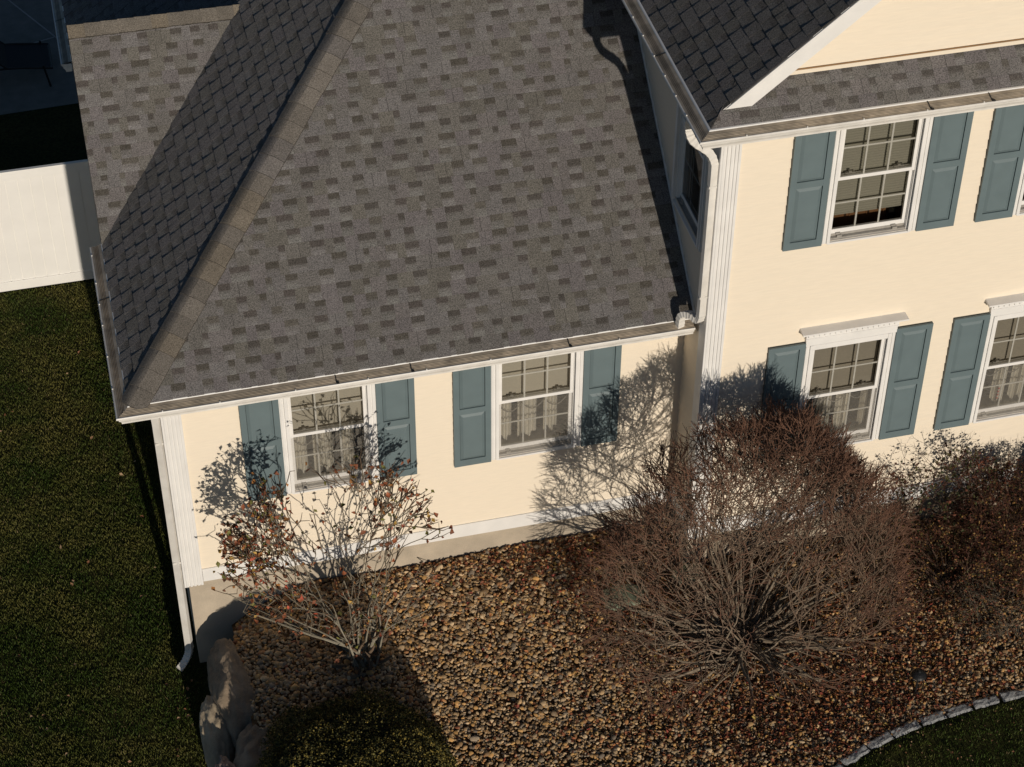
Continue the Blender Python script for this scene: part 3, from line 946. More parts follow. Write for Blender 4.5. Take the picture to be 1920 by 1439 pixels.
# ------------------------------------------------------------------ pebbles
def ico(level):
    import bmesh
    bm = bmesh.new(); bmesh.ops.create_icosphere(bm, subdivisions=level, radius=1.0)
    v = np.array([x.co[:] for x in bm.verts]); f = np.array([[q.index for q in x.verts] for x in bm.faces]); bm.free()
    return v, f
IV, IF = ico(2)
def scatter_rocks(name, pts, sizes, cols, m, seed, flat=(.45, .8)):
    rs = np.random.RandomState(seed); n = len(pts)
    sc_ = np.stack([sizes*rs.uniform(.8, 1.35, n), sizes*rs.uniform(.65, 1.0, n), sizes*rs.uniform(*flat, n)], 1)
    a = rs.uniform(0, 2*np.pi, n); tx = rs.normal(0, .28, n); ty = rs.normal(0, .28, n)
    V0 = IV[None]*sc_[:, None, :]
    # lumpy shape
    ph = rs.uniform(0, 6.28, (n, 3)); k = rs.uniform(1.2, 2.4, (n, 1))
    V0 = V0*(1+.09*np.sin(IV[None, :, 0]*k*2+ph[:, :1])[..., None]+.07*np.sin(IV[None, :, 1]*k*3+ph[:, 1:2])[..., None])
    def rot(V, ax, ang):
        c, s = np.cos(ang)[:, None], np.sin(ang)[:, None]
        i_, j_ = [(1, 2), (2, 0), (0, 1)][ax]
        W = V.copy(); W[..., i_] = V[..., i_]*c-V[..., j_]*s; W[..., j_] = V[..., i_]*s+V[..., j_]*c; return W
    V0 = rot(rot(rot(V0, 0, tx), 1, ty), 2, a)+pts[:, None, :]
    nv = len(IV)
    F = (IF[None]+np.arange(n)[:, None, None]*nv).reshape(-1, 3)
    return np_obj(name, V0.reshape(-1, 3), F, m, cols=np.repeat(cols, nv, 0), smooth=True)
rs = np.random.RandomState(3)
N = 104000
px = rs.uniform(.30, 9.0, N); py = rs.uniform(-5.0, 0.0, N)
yb = np.where(px < GX, -.005, YM-.005)
keep = (py < yb) & (py > edge_y(px)+.03) & (px > bed_left(py))
px, py = px[keep], py[keep]
# thin out by a coarse dart throwing grid
cell_ = {}
sel = []
size = np.clip(rs.lognormal(math.log(.0158), .34, len(px)), .008, .042)
size *= np.interp(py+.12*(px-4), [-2.8, -1.6, -.4], [.86, 1.0, 1.06])
for i_ in range(len(px)):
    k = (int(px[i_]/.0225), int(py[i_]/.0225))
    if cell_.get(k, 0) >= 1 and rs.rand() > .12: continue
    cell_[k] = cell_.get(k, 0)+1; sel.append(i_)
sel = np.array(sel)
px, py, size = px[sel], py[sel], size[sel]
pz = np.array([gz(a_, b_) for a_, b_ in zip(px, py)])+rs.uniform(-.004, .016, len(px))
pal = np.array([(.40, .30, .18), (.34, .235, .125), (.47, .375, .25), (.27, .21, .145), (.24, .165, .095), (.44, .285, .12), (.54, .45, .32), (.30, .26, .21), (.38, .21, .10), (.19, .165, .14), (.50, .34, .15), (.27, .11, .06), (.44, .35, .24)])
pc = pal[rs.choice(len(pal), len(px), p=[.13, .11, .10, .11, .10, .09, .06, .08, .05, .07, .04, .02, .04])]*rs.uniform(.8, 1.3, (len(px), 1))*np.array([1.14, 1.03, .88])
print('pebbles', len(px))
o = scatter_rocks('pebble_gravel', np.stack([px, py, pz], 1), size, pc, m_peb, 5)
tag(o, 'rounded tan and grey river pebbles covering the planting bed', 'gravel', kind='stuff')

# ------------------------------------------------------------------ grass
def grass(name, pts, seed, hgt=.045, label='', cat='grass'):
    rs = np.random.RandomState(seed); n = len(pts)
    h_ = hgt*rs.uniform(.6, 1.35, n); w_ = rs.uniform(.0022, .0042, n)
    a = rs.uniform(0, 6.283, n); ln = rs.uniform(.1, .85, n)*h_
    la = rs.uniform(0, 6.283, n)
    side = np.stack([np.cos(a), np.sin(a), 0*a], 1)*w_[:, None]
    lean = np.stack([np.cos(la), np.sin(la), 0*la], 1)*ln[:, None]
    up = np.zeros((n, 3)); up[:, 2] = h_
    b0 = pts-side; b1 = pts+side; m0 = pts-side*.8+lean*.35+up*.6; m1 = pts+side*.8+lean*.35+up*.6; t = pts+lean+up*.95
    V_ = np.stack([b0, b1, m1, m0, t, t+side*.15], 1).reshape(-1, 3)
    base = np.arange(n)[:, None]*6
    F = np.concatenate([base+np.array([0, 1, 2, 3]), base+np.array([3, 2, 5, 4])], 0)
    nx_ = np.array([noise.noise(Vector((p[0]*1.3, p[1]*1.3, 3.1))) + .6*noise.noise(Vector((p[0]*5, p[1]*5, 7.0))) for p in pts])
    mixv = np.clip(.42+nx_*1.15+rs.normal(0, .10, n), 0, 1)[:, None]
    c = np.array([.040, .066, .010])*(1-mixv)+np.array([.140, .130, .034])*mixv
    c *= rs.uniform(.82, 1.18, (n, 1))*1.15
    dead = rs.rand(n) < .035
    c[dead] = np.array([.22, .17, .08])*rs.uniform(.6, 1, (dead.sum(), 1))
    o = np_obj(name, V_, F, m_grass, cols=np.repeat(c, 6, 0))
    tag(o, label, cat, kind='stuff')
    return o
rs = np.random.RandomState(21)
N = 125000
gx = rs.uniform(-2.75, .02, N); gy = rs.uniform(-3.1, 6.8, N)
ok = ~((gx > -.10+0*gy) & (gy > -.02)) & (gx > -2.9+.16*gy-.1*0) 
gx, gy = gx[ok], gy[ok]
gp = np.stack([gx, gy, np.array([lawn_z(a_, b_) for a_, b_ in zip(gx, gy)])-.003], 1)
N2 = 60000
hx = rs.uniform(-6.0, .1, N2); hy = rs.uniform(-6.5, 6.8, N2)
ok = (hx < -2.7) | (hy < -3.0)
hx, hy = hx[ok], hy[ok]
gp = np.concatenate([gp, np.stack([hx, hy, np.array([lawn_z(a_, b_) for a_, b_ in zip(hx, hy)])-.003], 1)])
grass('grass', gp, 22, .030, 'short autumn grass of the lawn left of the house')
N = 70000
gx = rs.uniform(.5, 10.5, N); gy = rs.uniform(-6.5, -2.9, N)
ok = gy < edge_y(gx)-.075
gx, gy = gx[ok], gy[ok]
gp = np.stack([gx, gy, np.array([lawn_z(a_, b_) for a_, b_ in zip(gx, gy)])-.003], 1)
grass('grass', gp, 23, .028, 'short autumn grass in front of the granite edging')

# ------------------------------------------------------------------ leaves lying about
def leaf_verts(n, rs, L, curl=.25):
    """little pointed leaves, 6 verts each as two quads, lying roughly flat"""
    base = np.array([(-.5, 0, 0), (-.1, -.34, .12), (.5, 0, .04), (-.1, .34, .12), (-.15, 0, -.05), (.15, 0, -.05)])
    V0 = np.repeat(base[None], n, 0)*L[:, None, None]
    V0[..., 2] *= 1+rs.uniform(-.5, 2.5, (n, 1))
    return V0
LF = np.array([[0, 1, 5, 4], [1, 2, 5, 5], [4, 5, 2, 3], [0, 4, 3, 3]])
LT = np.array([[0, 1, 4], [1, 5, 4], [1, 2, 5], [4, 5, 3], [5, 2, 3], [0, 4, 3]])
def rotm(n, rs, tilt):
    a = rs.uniform(0, 6.283, n); b = rs.normal(0, tilt, n); c = rs.normal(0, tilt, n)
    ca, sa, cb, sb, cc, s_c = np.cos(a), np.sin(a), np.cos(b), np.sin(b), np.cos(c), np.sin(c)
    Rz = np.zeros((n, 3, 3)); Rz[:, 0, 0] = ca; Rz[:, 0, 1] = -sa; Rz[:, 1, 0] = sa; Rz[:, 1, 1] = ca; Rz[:, 2, 2] = 1
    Rx = np.zeros((n, 3, 3)); Rx[:, 0, 0] = 1; Rx[:, 1, 1] = cb; Rx[:, 1, 2] = -sb; Rx[:, 2, 1] = sb; Rx[:, 2, 2] = cb
    Ry = np.zeros((n, 3, 3)); Ry[:, 1, 1] = 1; Ry[:, 0, 0] = cc; Ry[:, 0, 2] = s_c; Ry[:, 2, 0] = -s_c; Ry[:, 2, 2] = cc
    return Rz@Rx@Ry
def leaves(name, pts, L, cols, seed, tilt=.35, parent=None):
    rs = np.random.RandomState(seed); n = len(pts)
    V0 = leaf_verts(n, rs, L)
    V0 = np.einsum('nij,nkj->nki', rotm(n, rs, tilt), V0)+pts[:, None, :]
    F = (LT[None]+np.arange(n)[:, None, None]*6).reshape(-1, 3)
    return np_obj(name, V0.reshape(-1, 3), F, m_leaf, cols=np.repeat(cols, 6, 0), parent=parent)
rs = np.random.RandomState(31)
cl = []
def blob(cx, cy, sx_, sy_, n): cl.append(np.stack([rs.normal(cx, sx_, n), rs.normal(cy, sy_, n)], 1))
blob(4.6, -.25, .9, .18, 1500); blob(4.3, -.8, .5, .3, 500); blob(5.5, -1.6, 1.0, .7, 3000); blob(5.3, -2.6, .9, .4, 1200); blob(2.6, -.12, 1.0, .10, 220); blob(7.4, -1.5, .7, .6, 1500)
blob(6.3, -2.7, .7, .35, 1500); blob(7.4, -2.3, .6, .45, 700); blob(4.0, -.7, .8, .4, 280); blob(3.2, -1.6, 1.2, .8, 160); blob(5.6, -3.0, .5, .3, 450); blob(5.0,-.9,.6,.3,500)
lp = np.concatenate(cl); yb = np.where(lp[:, 0] < GX, -.02, YM-.02)
ok = (lp[:, 1] < yb) & (lp[:, 1] > edge_y(lp[:, 0])) & (lp[:, 0] > .6); lp = lp[ok]
lz_ = np.array([gz(a_, b_) for a_, b_ in lp])+rs.uniform(.014, .034, len(lp))
lpal = np.array([(.24, .085, .04), (.17, .065, .032), (.32, .13, .05), (.38, .21, .07), (.11, .055, .03), (.30, .07, .045), (.42, .30, .08)])
lc = lpal[rs.choice(7, len(lp), p=[.26, .24, .16, .1, .16, .06, .02])]*rs.uniform(.7, 1.2, (len(lp), 1))
o = leaves('leaf_litter', np.column_stack([lp, lz_]), rs.uniform(.025, .055, len(lp)), lc, 32, tilt=.5)
tag(o, 'red brown fallen leaves strewn over the pebbles', 'leaf litter', kind='stuff')
# dry leaves on the left lawn and by the edging
rs = np.random.RandomState(33)
n = 46
lp = np.stack([rs.uniform(-2.1, -.25, n), rs.uniform(-1.6, 6.2, n)], 1)
lp[30:] = np.stack([rs.normal(-.25, .10, 16), rs.uniform(-2.2, -.2, 16)], 1)
lp2 = np.stack([rs.uniform(6.2, 8.3, 60), rs.uniform(-3.7, -3.15, 60)], 1)
lp = np.concatenate([lp, lp2])
lz_ = np.array([lawn_z(a_, b_) for a_, b_ in lp])+.034
lc = np.array([(.30, .17, .09), (.36, .24, .14), (.22, .10, .05)])[rs.choice(3, len(lp))]
o = leaves('leaf_litter', np.column_stack([lp, lz_]), rs.uniform(.030, .058, len(lp))*np.where(np.arange(len(lp)) > 45, .55, 1), lc, 34, tilt=.3)
tag(o, 'scattered dry tan leaves on the short grass', 'leaf litter', kind='stuff')

# ------------------------------------------------------------------ shrubs
def tubes_np(segs, k=5):
    """segs (n, 8): p0 p1 r0 r1 -> verts, faces"""
    segs = np.asarray(segs, float); n = len(segs)
    p0, p1, r0, r1 = segs[:, :3], segs[:, 3:6], segs[:, 6], segs[:, 7]
    d = p1-p0; d /= np.linalg.norm(d, axis=1, keepdims=True)+1e-9
    ref = np.where(np.abs(d[:, 2:3]) > .9, np.array([[1., 0, 0]]), np.array([[0, 0, 1.]]))
    a = np.cross(d, ref); a /= np.linalg.norm(a, axis=1, keepdims=True); b = np.cross(d, a)
    th = np.arange(k)*2*np.pi/k
    ring = np.cos(th)[None, :, None]*a[:, None, :]+np.sin(th)[None, :, None]*b[:, None, :]
    V0 = p0[:, None]+ring*r0[:, None, None]; V1 = p1[:, None]+ring*r1[:, None, None]
    V = np.concatenate([V0, V1], 1)
    j = np.arange(k); q = np.stack([j, (j+1) % k, (j+1) % k+k, j+k], 1)
    F = (q[None]+np.arange(n)[:, None, None]*2*k).reshape(-1, 4)
    return V.reshape(-1, 3), F
def grow(base, inside, nstem, spread, seed, step=.12, r0=.016, rmin=.0022, split=.34, up=.10, wob=.17, rad=.25, maxseg=60000, shrink=.93, tipn=2, base_r=.10, shell=(.72, .36), tiplen=(.05, .12)):
    """branching stems from a base until they leave inside(p); returns segments and tips"""
    rg = random.Random(seed); segs = []; tips = []
    B = Vector(base); stack = []
    for i in range(nstem):
        a = 2*math.pi*(i+rg.random())/nstem; t = spread*math.sqrt(rg.random())
        d = Vector((math.cos(a)*math.sin(t), math.sin(a)*math.sin(t), math.cos(t)))
        stack.append((B+Vector((math.cos(a), math.sin(a), 0))*rg.uniform(0, base_r), d, r0*rg.uniform(.6, 1.15), 0))
    while stack and len(segs) < maxseg:
        k_ = rg.randrange(len(stack)); stack[k_], stack[-1] = stack[-1], stack[k_]
        p, d, r, gen = stack.pop()
        st = step*rg.uniform(.7, 1.25)*(1 if gen < 3 else .8)
        out = (p-B); out.z *= .3
        if out.length > 0: out.normalize()
        d2_ = (d+Vector((rg.gauss(0, wob), rg.gauss(0, wob), rg.gauss(0, wob)+up))+out*rad*.15).normalized()
        q = p+d2_*st
        r_ = max(r*shrink, rmin)
        s_ = inside(q)
        segs.append((*p, *q, r, r_, gen, s_))
        if s_ > 1.0:
            tips.append((q.copy(), d2_.copy()))
            for _ in range(tipn):
                dd = (d2_+Vector((rg.gauss(0, .38), rg.gauss(0, .38), rg.gauss(0, .38)))).normalized()
                L_ = rg.uniform(*tiplen)
                e = q+dd*L_
                segs.append((*q, *e, r_*.85, rmin*.55, gen+1, 1.2)); tips.append((e.copy(), dd.copy()))
            continue
        n_child = 2 if rg.random() < split or (s_ > shell[0] and rg.random() < shell[1]) else 1
        if gen > 40: continue
        for c_ in range(n_child):
            dd = d2_ if c_ == 0 and n_child == 1 else (d2_+Vector((rg.gauss(0, .36), rg.gauss(0, .36), rg.gauss(0, .30)))).normalized()
            rr = r_ if n_child == 1 else r_*rg.uniform(.70, .86)
            stack.append((q, dd, max(rr, rmin), gen+1))
    return np.array(segs), tips
def mixc(a, b, t): return np.asarray(a)*(1-t)+np.asarray(b)*t
def shrub(name, loc, label, cat):
    o = empty(name, loc); return tag(o, label, cat)
def stems_mesh(root, segs, cthick, cthin, tipc, name='stems', k=5, seed=1):
    """bark colour follows twig thickness: old wood grey brown, young shoots redder"""
    rs = np.random.RandomState(seed)
    loc = np.array(root.location)
    s = segs.copy(); s[:, :3] -= loc; s[:, 3:6] -= loc
    V, F = tubes_np(s[:, :8], k)
    r = s[:, 6]; t = np.clip((.010-r)/.007, 0, 1)[:, None]
    c = mixc(np.array([cthick]), np.array([cthin]), t)
    tp = (s[:, 9] > 1.0)[:, None]; c = np.where(tp, np.array([tipc]), c)
    c = c*rs.uniform(.72, 1.28, (len(s), 1))
    return np_obj(name, V, F, m_twig, cols=np.repeat(c, 2*k, 0), parent=root)

# the big bare deciduous shrub, clipped to a dome
BC = Vector((5.42, -1.68, -1.12))
def in_big(p):
    dx_ = (p.x-5.42)/(1.60 if p.x < 5.42 else 1.55); dy_ = (p.y-BC.y)/(1.08 if p.y < BC.y else 1.05); dz_ = (p.z-(-.92))/(2.48 if p.z > -.92 else .28)
    return (abs(dx_)**2.1+abs(dy_)**2.2+abs(dz_)**2.2)**(1/2.15)*(1+.10*noise.noise(p*2.3))
segs, tips = grow(tuple(BC), in_big, 88, 1.42, 7, step=.13, r0=.019, split=.102, up=.045, wob=.14, rad=.5, maxseg=60000, shrink=.925, tipn=2, base_r=.42, rmin=.0036, shell=(.79, .32), tiplen=(.05, .15))
print('big shrub segs', len(segs))
big = shrub('bare_shrub', tuple(BC), 'large dome shaped leafless shrub with dense red brown twigs at the inner corner', 'shrub')
rg = random.Random(8); ex2 = []
for q_ in range(240):      # short tangled shoots round the crown of the root
    a_ = rg.uniform(0, 6.28); p = BC+Vector((math.cos(a_), math.sin(a_), 0))*rg.uniform(.05, .6)
    d = Vector((rg.gauss(math.cos(a_)*.05, .05), rg.gauss(math.sin(a_)*.05, .05), rg.uniform(.02, .10)))
    for t_ in range(rg.randint(3, 6)):
        d = d+Vector((rg.gauss(0, .03), rg.gauss(0, .03), rg.gauss(0, .02))); e = p+d
        ex2.append((*p, *e, .006-.0006*t_, .0055-.0006*t_, 4, .5)); p = e
segs = np.concatenate([segs, np.array(ex2)])
stems_mesh(big, segs, (.23, .185, .135), (.175, .118, .082), (.165, .090, .060), seed=3)

# the leafy shrub by the left window
LC = Vector((1.60, -1.16, -1.13))
def in_left(p):
    # vase shape: a narrow foot, wide from half height up
    h_ = (p.z-LC.z)/2.62
    w_ = .26+.78*min(1, max(0, (h_-.26)/.34))
    cx_ = 1.60-.20*min(1, max(0, h_/.5))
    dx_ = (p.x-cx_)/(w_*1.02); dy_ = (p.y+1.13)/(w_*.62); dz_ = max(0, h_-.35)/.65
    return (abs(dx_)**2.2+abs(dy_)**2.2+abs(dz_)**2.4)**(1/2.2)*(1+.10*noise.noise(p*2.5))
segs, tips = grow(tuple(LC), in_left, 19, .38, 19, step=.125, r0=.028, split=.21, up=.02, wob=.17, rad=.75, maxseg=5000, shrink=.93, tipn=1, base_r=.14, rmin=.0044, shell=(.8, .26))
# a few long low branches reaching left, as thick as a thumb
ex = []
rg = random.Random(91)
def limb(p, d, n_, r_, twig=2, wob=.02, bend=0):
    for q_ in range(n_):
        d = d+Vector((rg.gauss(0, wob*.5), rg.gauss(0, wob*.5), rg.gauss(0, wob*.5)+bend))
        e = p+d
        ra = r_*(1-.075*q_); ex.append((*p, *e, ra, ra*.92, 3, .5))
        if q_ > 2:
            for _ in range(twig):
                m_ = e+Vector((rg.gauss(0, .06), rg.gauss(0, .06), rg.gauss(.03, .06)))
                t_ = m_+Vector((rg.gauss(0, .05), rg.gauss(0, .05), rg.gauss(.03, .05)))
                ex.append((*e, *m_, .0045, .0038, 5, .8)); ex.append((*m_, *t_, .0038, .003, 6, 1.1))
        p = e
for k_ in range(13):      # upright basal stems
    a_ = rg.uniform(0, 6.28)
    limb(LC+Vector((.13*math.cos(a_), .10*math.sin(a_), 0)), Vector((rg.gauss(0, .028), rg.gauss(0, .02), .125)), rg.randint(7, 12), rg.uniform(.009, .020), twig=1)
for (dxx, dyy, dzz, r_) in ((-.115, .0, .095, .017), (-.13, .03, .125, .014), (.10, -.01, .10, .012), (.11, .02, .075, .009)):
    limb(LC+Vector((-.03, 0, .22)), Vector((dxx, dyy, dzz)), 9, r_, twig=2, bend=-.003)
segs = np.concatenate([segs, np.array(ex)])
print('left shrub segs', len(segs), 'tips', len(tips))
left = shrub('leafy_shrub', tuple(LC), 'open lichen grey shrub with sparse red and orange leaves before the left window', 'shrub')
stems_mesh(left, segs, (.235, .21, .16), (.175, .145, .105), (.13, .09, .06), seed=6)
rs = np.random.RandomState(9)
seg_far = segs[(segs[:, 9] > .62)]
idx = rs.choice(len(seg_far), min(1500, len(seg_far)), replace=False)
ends = seg_far[idx, 3:6]
# leaves gather more to the left side and the crown
kp = rs.rand(len(ends)) < np.where(ends[:, 0] < 1.0, .95, .55)
ends = ends[kp]
lp = ends+rs.normal(0, .018, ends.shape)-np.array(LC)
pal_l = np.array([(.30, .10, .045), (.38, .17, .055), (.22, .08, .04), (.42, .09, .05), (.17, .16, .045), (.45, .28, .07), (.15, .07, .04)])
lc = pal_l[rs.choice(7, len(lp), p=[.28, .18, .2, .06, .12, .05, .11])]*rs.uniform(.7, 1.2, (len(lp), 1))
leaves('leaves', lp, rs.uniform(.035, .072, len(lp)), lc, 10, tilt=1.1, parent=left)
for (x, y, a_, b_, hh, rr) in ((1.52, -1.28, -.12, -.14, .16, .022), (1.72, -1.18, .16, -.10, .20, .017), (1.46, -1.14, -.2, -.05, .12, .02)):
    mb = MB()
    p0 = Vector((x, y, -1.14))-LC; p1 = p0+Vector((a_, b_, hh))
    mb.tube([p0, p1], [rr*1.1, rr], 9, c=(.16, .13, .09), caps=False)
    nrm = (p1-p0).normalized(); e1 = nrm.orthogonal().normalized(); e2 = nrm.cross(e1)
    mb.poly([p1+e1*rr*math.cos(t)+e2*rr*math.sin(t) for t in [k*2*math.pi/12 for k in range(12)]], (.62, .48, .30))
    mb.build('cut_stub', m_twig, left)

# foliage cloud used for evergreen and leafy masses
def foliage(root, n, surf, cols, seed, L=(.018, .034), tilt=1.0, name='foliage'):
    rs = np.random.RandomState(seed)
    pts = surf(n, rs)-np.array(root.location)
    c = np.array(cols)[rs.choice(len(cols), len(pts))]*rs.uniform(.6, 1.35, (len(pts), 1))
    return leaves(name, pts, rs.uniform(*L, len(pts)), c, seed+1, tilt=tilt, parent=root)
def dome_pts(c, rx, ry, rz, thick=.12, bump_=.06, full=.0):
    def f(n, rs):
        u = rs.normal(0, 1, (n, 3)); u[:, 2] = np.abs(u[:, 2]); u /= np.linalg.norm(u, axis=1, keepdims=True)
        d = 1-thick*rs.rand(n)**1.3
        nz = np.array([noise.noise(Vector(v*3.2)) + .7*noise.noise(Vector(v*9+Vector((3, 1, 2)))) for v in map(Vector, u)])
        d = d*(1+bump_*nz)
        # squarer than an ellipsoid, as a clipped shrub
        k = (np.abs(u)**2.6).sum(1)**(-1/2.6)
        return np.array(c)+u*(d*k)[:, None]*np.array([rx, ry, rz])
    return f
YC = (1.25, -3.05, -1.24)
yew = shrub('evergreen_shrub', YC, 'low clipped dark evergreen mound in shade at the bottom left of the bed', 'shrub')
ycols = [(.12, .105, .028), (.07, .068, .022), (.17, .135, .032), (.25, .19, .045), (.045, .045, .016)]
foliage(yew, 62000, dome_pts(YC, .98, 1.44, .72, thick=.16, bump_=.10), ycols, 41, L=(.014, .030))
iv, if_ = ico(4)
kk = (np.abs(iv)**2.6).sum(1)**(-1/2.6)
np_obj('dark_core', iv*kk[:, None]*np.array([.98, 1.44, .72])*.86, if_, mat('dark evergreen core', (.018, .016, .008), .95, noise_s=30, noise_a=.4, bump=1, bump_s=40), parent=yew)  # solid core, coloured near black in place of shade between the leaves
ys = []
rg = random.Random(5)
for i in range(14):
    a_ = rg.uniform(0, 6.28); ys.append((0, 0, -.1, .5*math.cos(a_), .7*math.sin(a_), .35, .02, .006, 0, 0))
V, F = tubes_np(np.array(ys)[:, :8]); np_obj('stems', V, F, m_twig, cols=np.full((len(V), 3), .08), parent=yew)

# rose bush right of the lower window, and the spreading plants beside it
def bush(name, label, base, rx, ry, rz, nstem, nleaf, cols, seed, spread=.9, L=(.02, .04), stemc=((.10, .07, .05), (.09, .05, .035), (.11, .05, .035)), step=.12, split=.28, skew=0.0, r0=.009, maxseg=9000, low=.1, cat='shrub'):
    b = Vector(base)
    def ins(p):
        dx_ = (p.x-b.x-skew*(p.z-b.z))/rx; dy_ = (p.y-b.y)/ry; dz_ = (p.z-b.z-low)/(rz if p.z > b.z+low else .25)
        return math.sqrt(dx_*dx_+dy_*dy_+dz_*dz_)
    segs, tips = grow(base, ins, nstem, spread, seed, step=step, r0=r0, split=split, up=.03, wob=.2, rad=.4, maxseg=maxseg, shrink=.94, tipn=2, rmin=.002)
    o = shrub(name, base, label, cat)
    stems_mesh(o, segs, *stemc, seed=seed)
    rs = np.random.RandomState(seed)
    far = segs[segs[:, 9] > .45]
    if nleaf:
        i_ = rs.randint(0, len(far), nleaf)
        t = rs.rand(nleaf, 1)
        pts = far[i_, :3]*(1-t)+far[i_, 3:6]*t+rs.normal(0, .022, (nleaf, 3))-np.array(base)
        c = np.array(cols)[rs.choice(len(cols), nleaf)]*rs.uniform(.7, 1.25, (nleaf, 1))
        leaves('leaves', pts, rs.uniform(*L, nleaf), c, seed+2, tilt=.9, parent=o)
    return o
rose = [(.055, .060, .020), (.075, .030, .018), (.040, .045, .018), (.12, .04, .02), (.10, .085, .03)]
bush('rose_bush', 'leggy rose bush with small dark green and red leaves below the right hand window', (7.72, -1.02, -1.12), .85, .36, 1.25, 11, 1500, rose, 61, spread=.85, L=(.025, .05), split=.2, maxseg=3500)
dark_l = [(.11, .040, .022), (.07, .045, .02), (.15, .055, .03), (.08, .075, .03), (.26, .15, .045), (.055, .03, .018)]
bush('cotoneaster', 'low spreading dark red leaved shrub right of the bare dome shrub', (7.75, -1.62, -1.14), .80, .62, .62, 30, 5200, dark_l, 62, spread=1.35, L=(.018, .034))
bush('cotoneaster', 'mounded rust brown leaved shrub at the right edge of the photo', (8.65, -1.25, -1.12), .80, .62, .98, 34, 6500, dark_l, 63, spread=1.2, L=(.02, .036))
tuf = [(.10, .10, .06), (.12, .06, .035), (.16, .07, .04), (.10, .06, .035), (.20, .09, .04)]
bush('low_plant', 'wispy low brown and green plant spreading over the pebbles at the right edge', (8.25, -1.95, -1.2), .62, .42, .30, 40, 1700, tuf, 64, spread=1.4, L=(.014, .03), stemc=((.12, .10, .08), (.13, .11, .085), (.14, .12, .09)), step=.08, r0=.004, cat='plant')
# tall evergreen just outside the frame whose shadow reaches the wall
EV = (9.42, -1.55, -1.15)
ev = shrub('evergreen_shrub', EV, 'upright dark evergreen standing just beyond the right edge', 'shrub')
foliage(ev, 26000, dome_pts(EV, .55, .5, 2.25, thick=.2, bump_=.1), ycols, 71, L=(.03, .05))
np_obj('dark_core', iv*np.array([.55, .5, 2.25])*.88, if_, MATS['dark evergreen core'], parent=ev)  # same near-black core, its colour stands in for shade inside the foliage

# ------------------------------------------------------------------ boulders and slabs
def boulder(name, loc, dims, m, label, seed, rotz=0, amp=.22, freq=1.6, facet=.0, sub_=5, group=None, cat='boulder'):
    v, f = ico(sub_)
    off = Vector((seed*3.7, seed*1.3, seed*.7))
    out = []
    rg = random.Random(seed)
    planes = []
    for _ in range(22):       # broken faces: a block cut by random planes
        n_ = Vector((rg.gauss(0, 1), rg.gauss(0, 1), rg.gauss(0, 1))).normalized()
        planes.append((n_, rg.uniform(.80, 1.0)))
    planes += [(Vector(a_).normalized(), .92) for a_ in ((0, 0, 1), (1, 0, .1), (-1, .1, 0), (0, 1, 0), (0, -1, .2))]
    for p in v:
        q = Vector(p)
        kp_ = min(h_/max(n_.dot(q), .05) for n_, h_ in planes)
        kk_ = .5*min(kp_, 1.25)+.5*(abs(q.x)**2.6+abs(q.y)**2.6+abs(q.z)**2.6)**(-1/2.6)
        k = 1+amp*.35*noise.noise(q*freq+off)+amp*.30*noise.noise(q*freq*2.6+off)+amp*.14*noise.noise(q*freq*7+off)
        k -= amp*.35*max(0, .12-abs(noise.noise(q*2.1+off*2)))/.12*.5      # cracks
        out.append((q.x*k*kk_*dims[0], q.y*k*kk_*dims[1], q.z*k*kk_*dims[2]))
    o = np_obj(name, np.array(out), f, m, smooth=True)
    o.location = loc; o.rotation_euler = (0, 0, rotz)
    return tag(o, label, cat, group)
boulder('boulder', (.30, -.88, -1.58), (.235, .66, .46), m_rock, 'long brown flat topped boulder holding the pebbles near the house corner', 2, rotz=.06, amp=.20)
boulder('boulder', (.06, -1.18, -1.82), (.17, .42, .40), m_rock2, 'pale tan boulder with a smooth face at the foot of the downspout', 5, rotz=.05, amp=.18)
boulder('boulder', (.42, -1.78, -1.62), (.28, .46, .42), m_rock, 'dark brown sloping boulder beside the evergreen mound', 9, rotz=-.2, amp=.25, facet=.05)
boulder('boulder', (.12, -2.05, -1.66), (.17, .34, .34), m_rock3, 'pinkish jagged boulder at the bottom of the photo', 12, rotz=.3, amp=.35, freq=2.4, facet=.12)
boulder('boulder', (.30, -2.75, -1.62), (.30, .5, .42), m_rock2, 'tan boulder below the bottom edge beside the lawn', 17, amp=.25)
slab = boulder('flagstone', (4.36, -.96, -1.040), (.235, .165, .040), m_slab, 'green grey flat stone lying on pebbles left of the bare shrub', 21, rotz=.1, amp=.12, cat='stone')
boulder('flagstone', (5.10, -.80, -1.05), (.16, .13, .035), m_slab, 'green grey stone half hidden under the bare shrub', 23, rotz=.5, amp=.15, cat='stone')

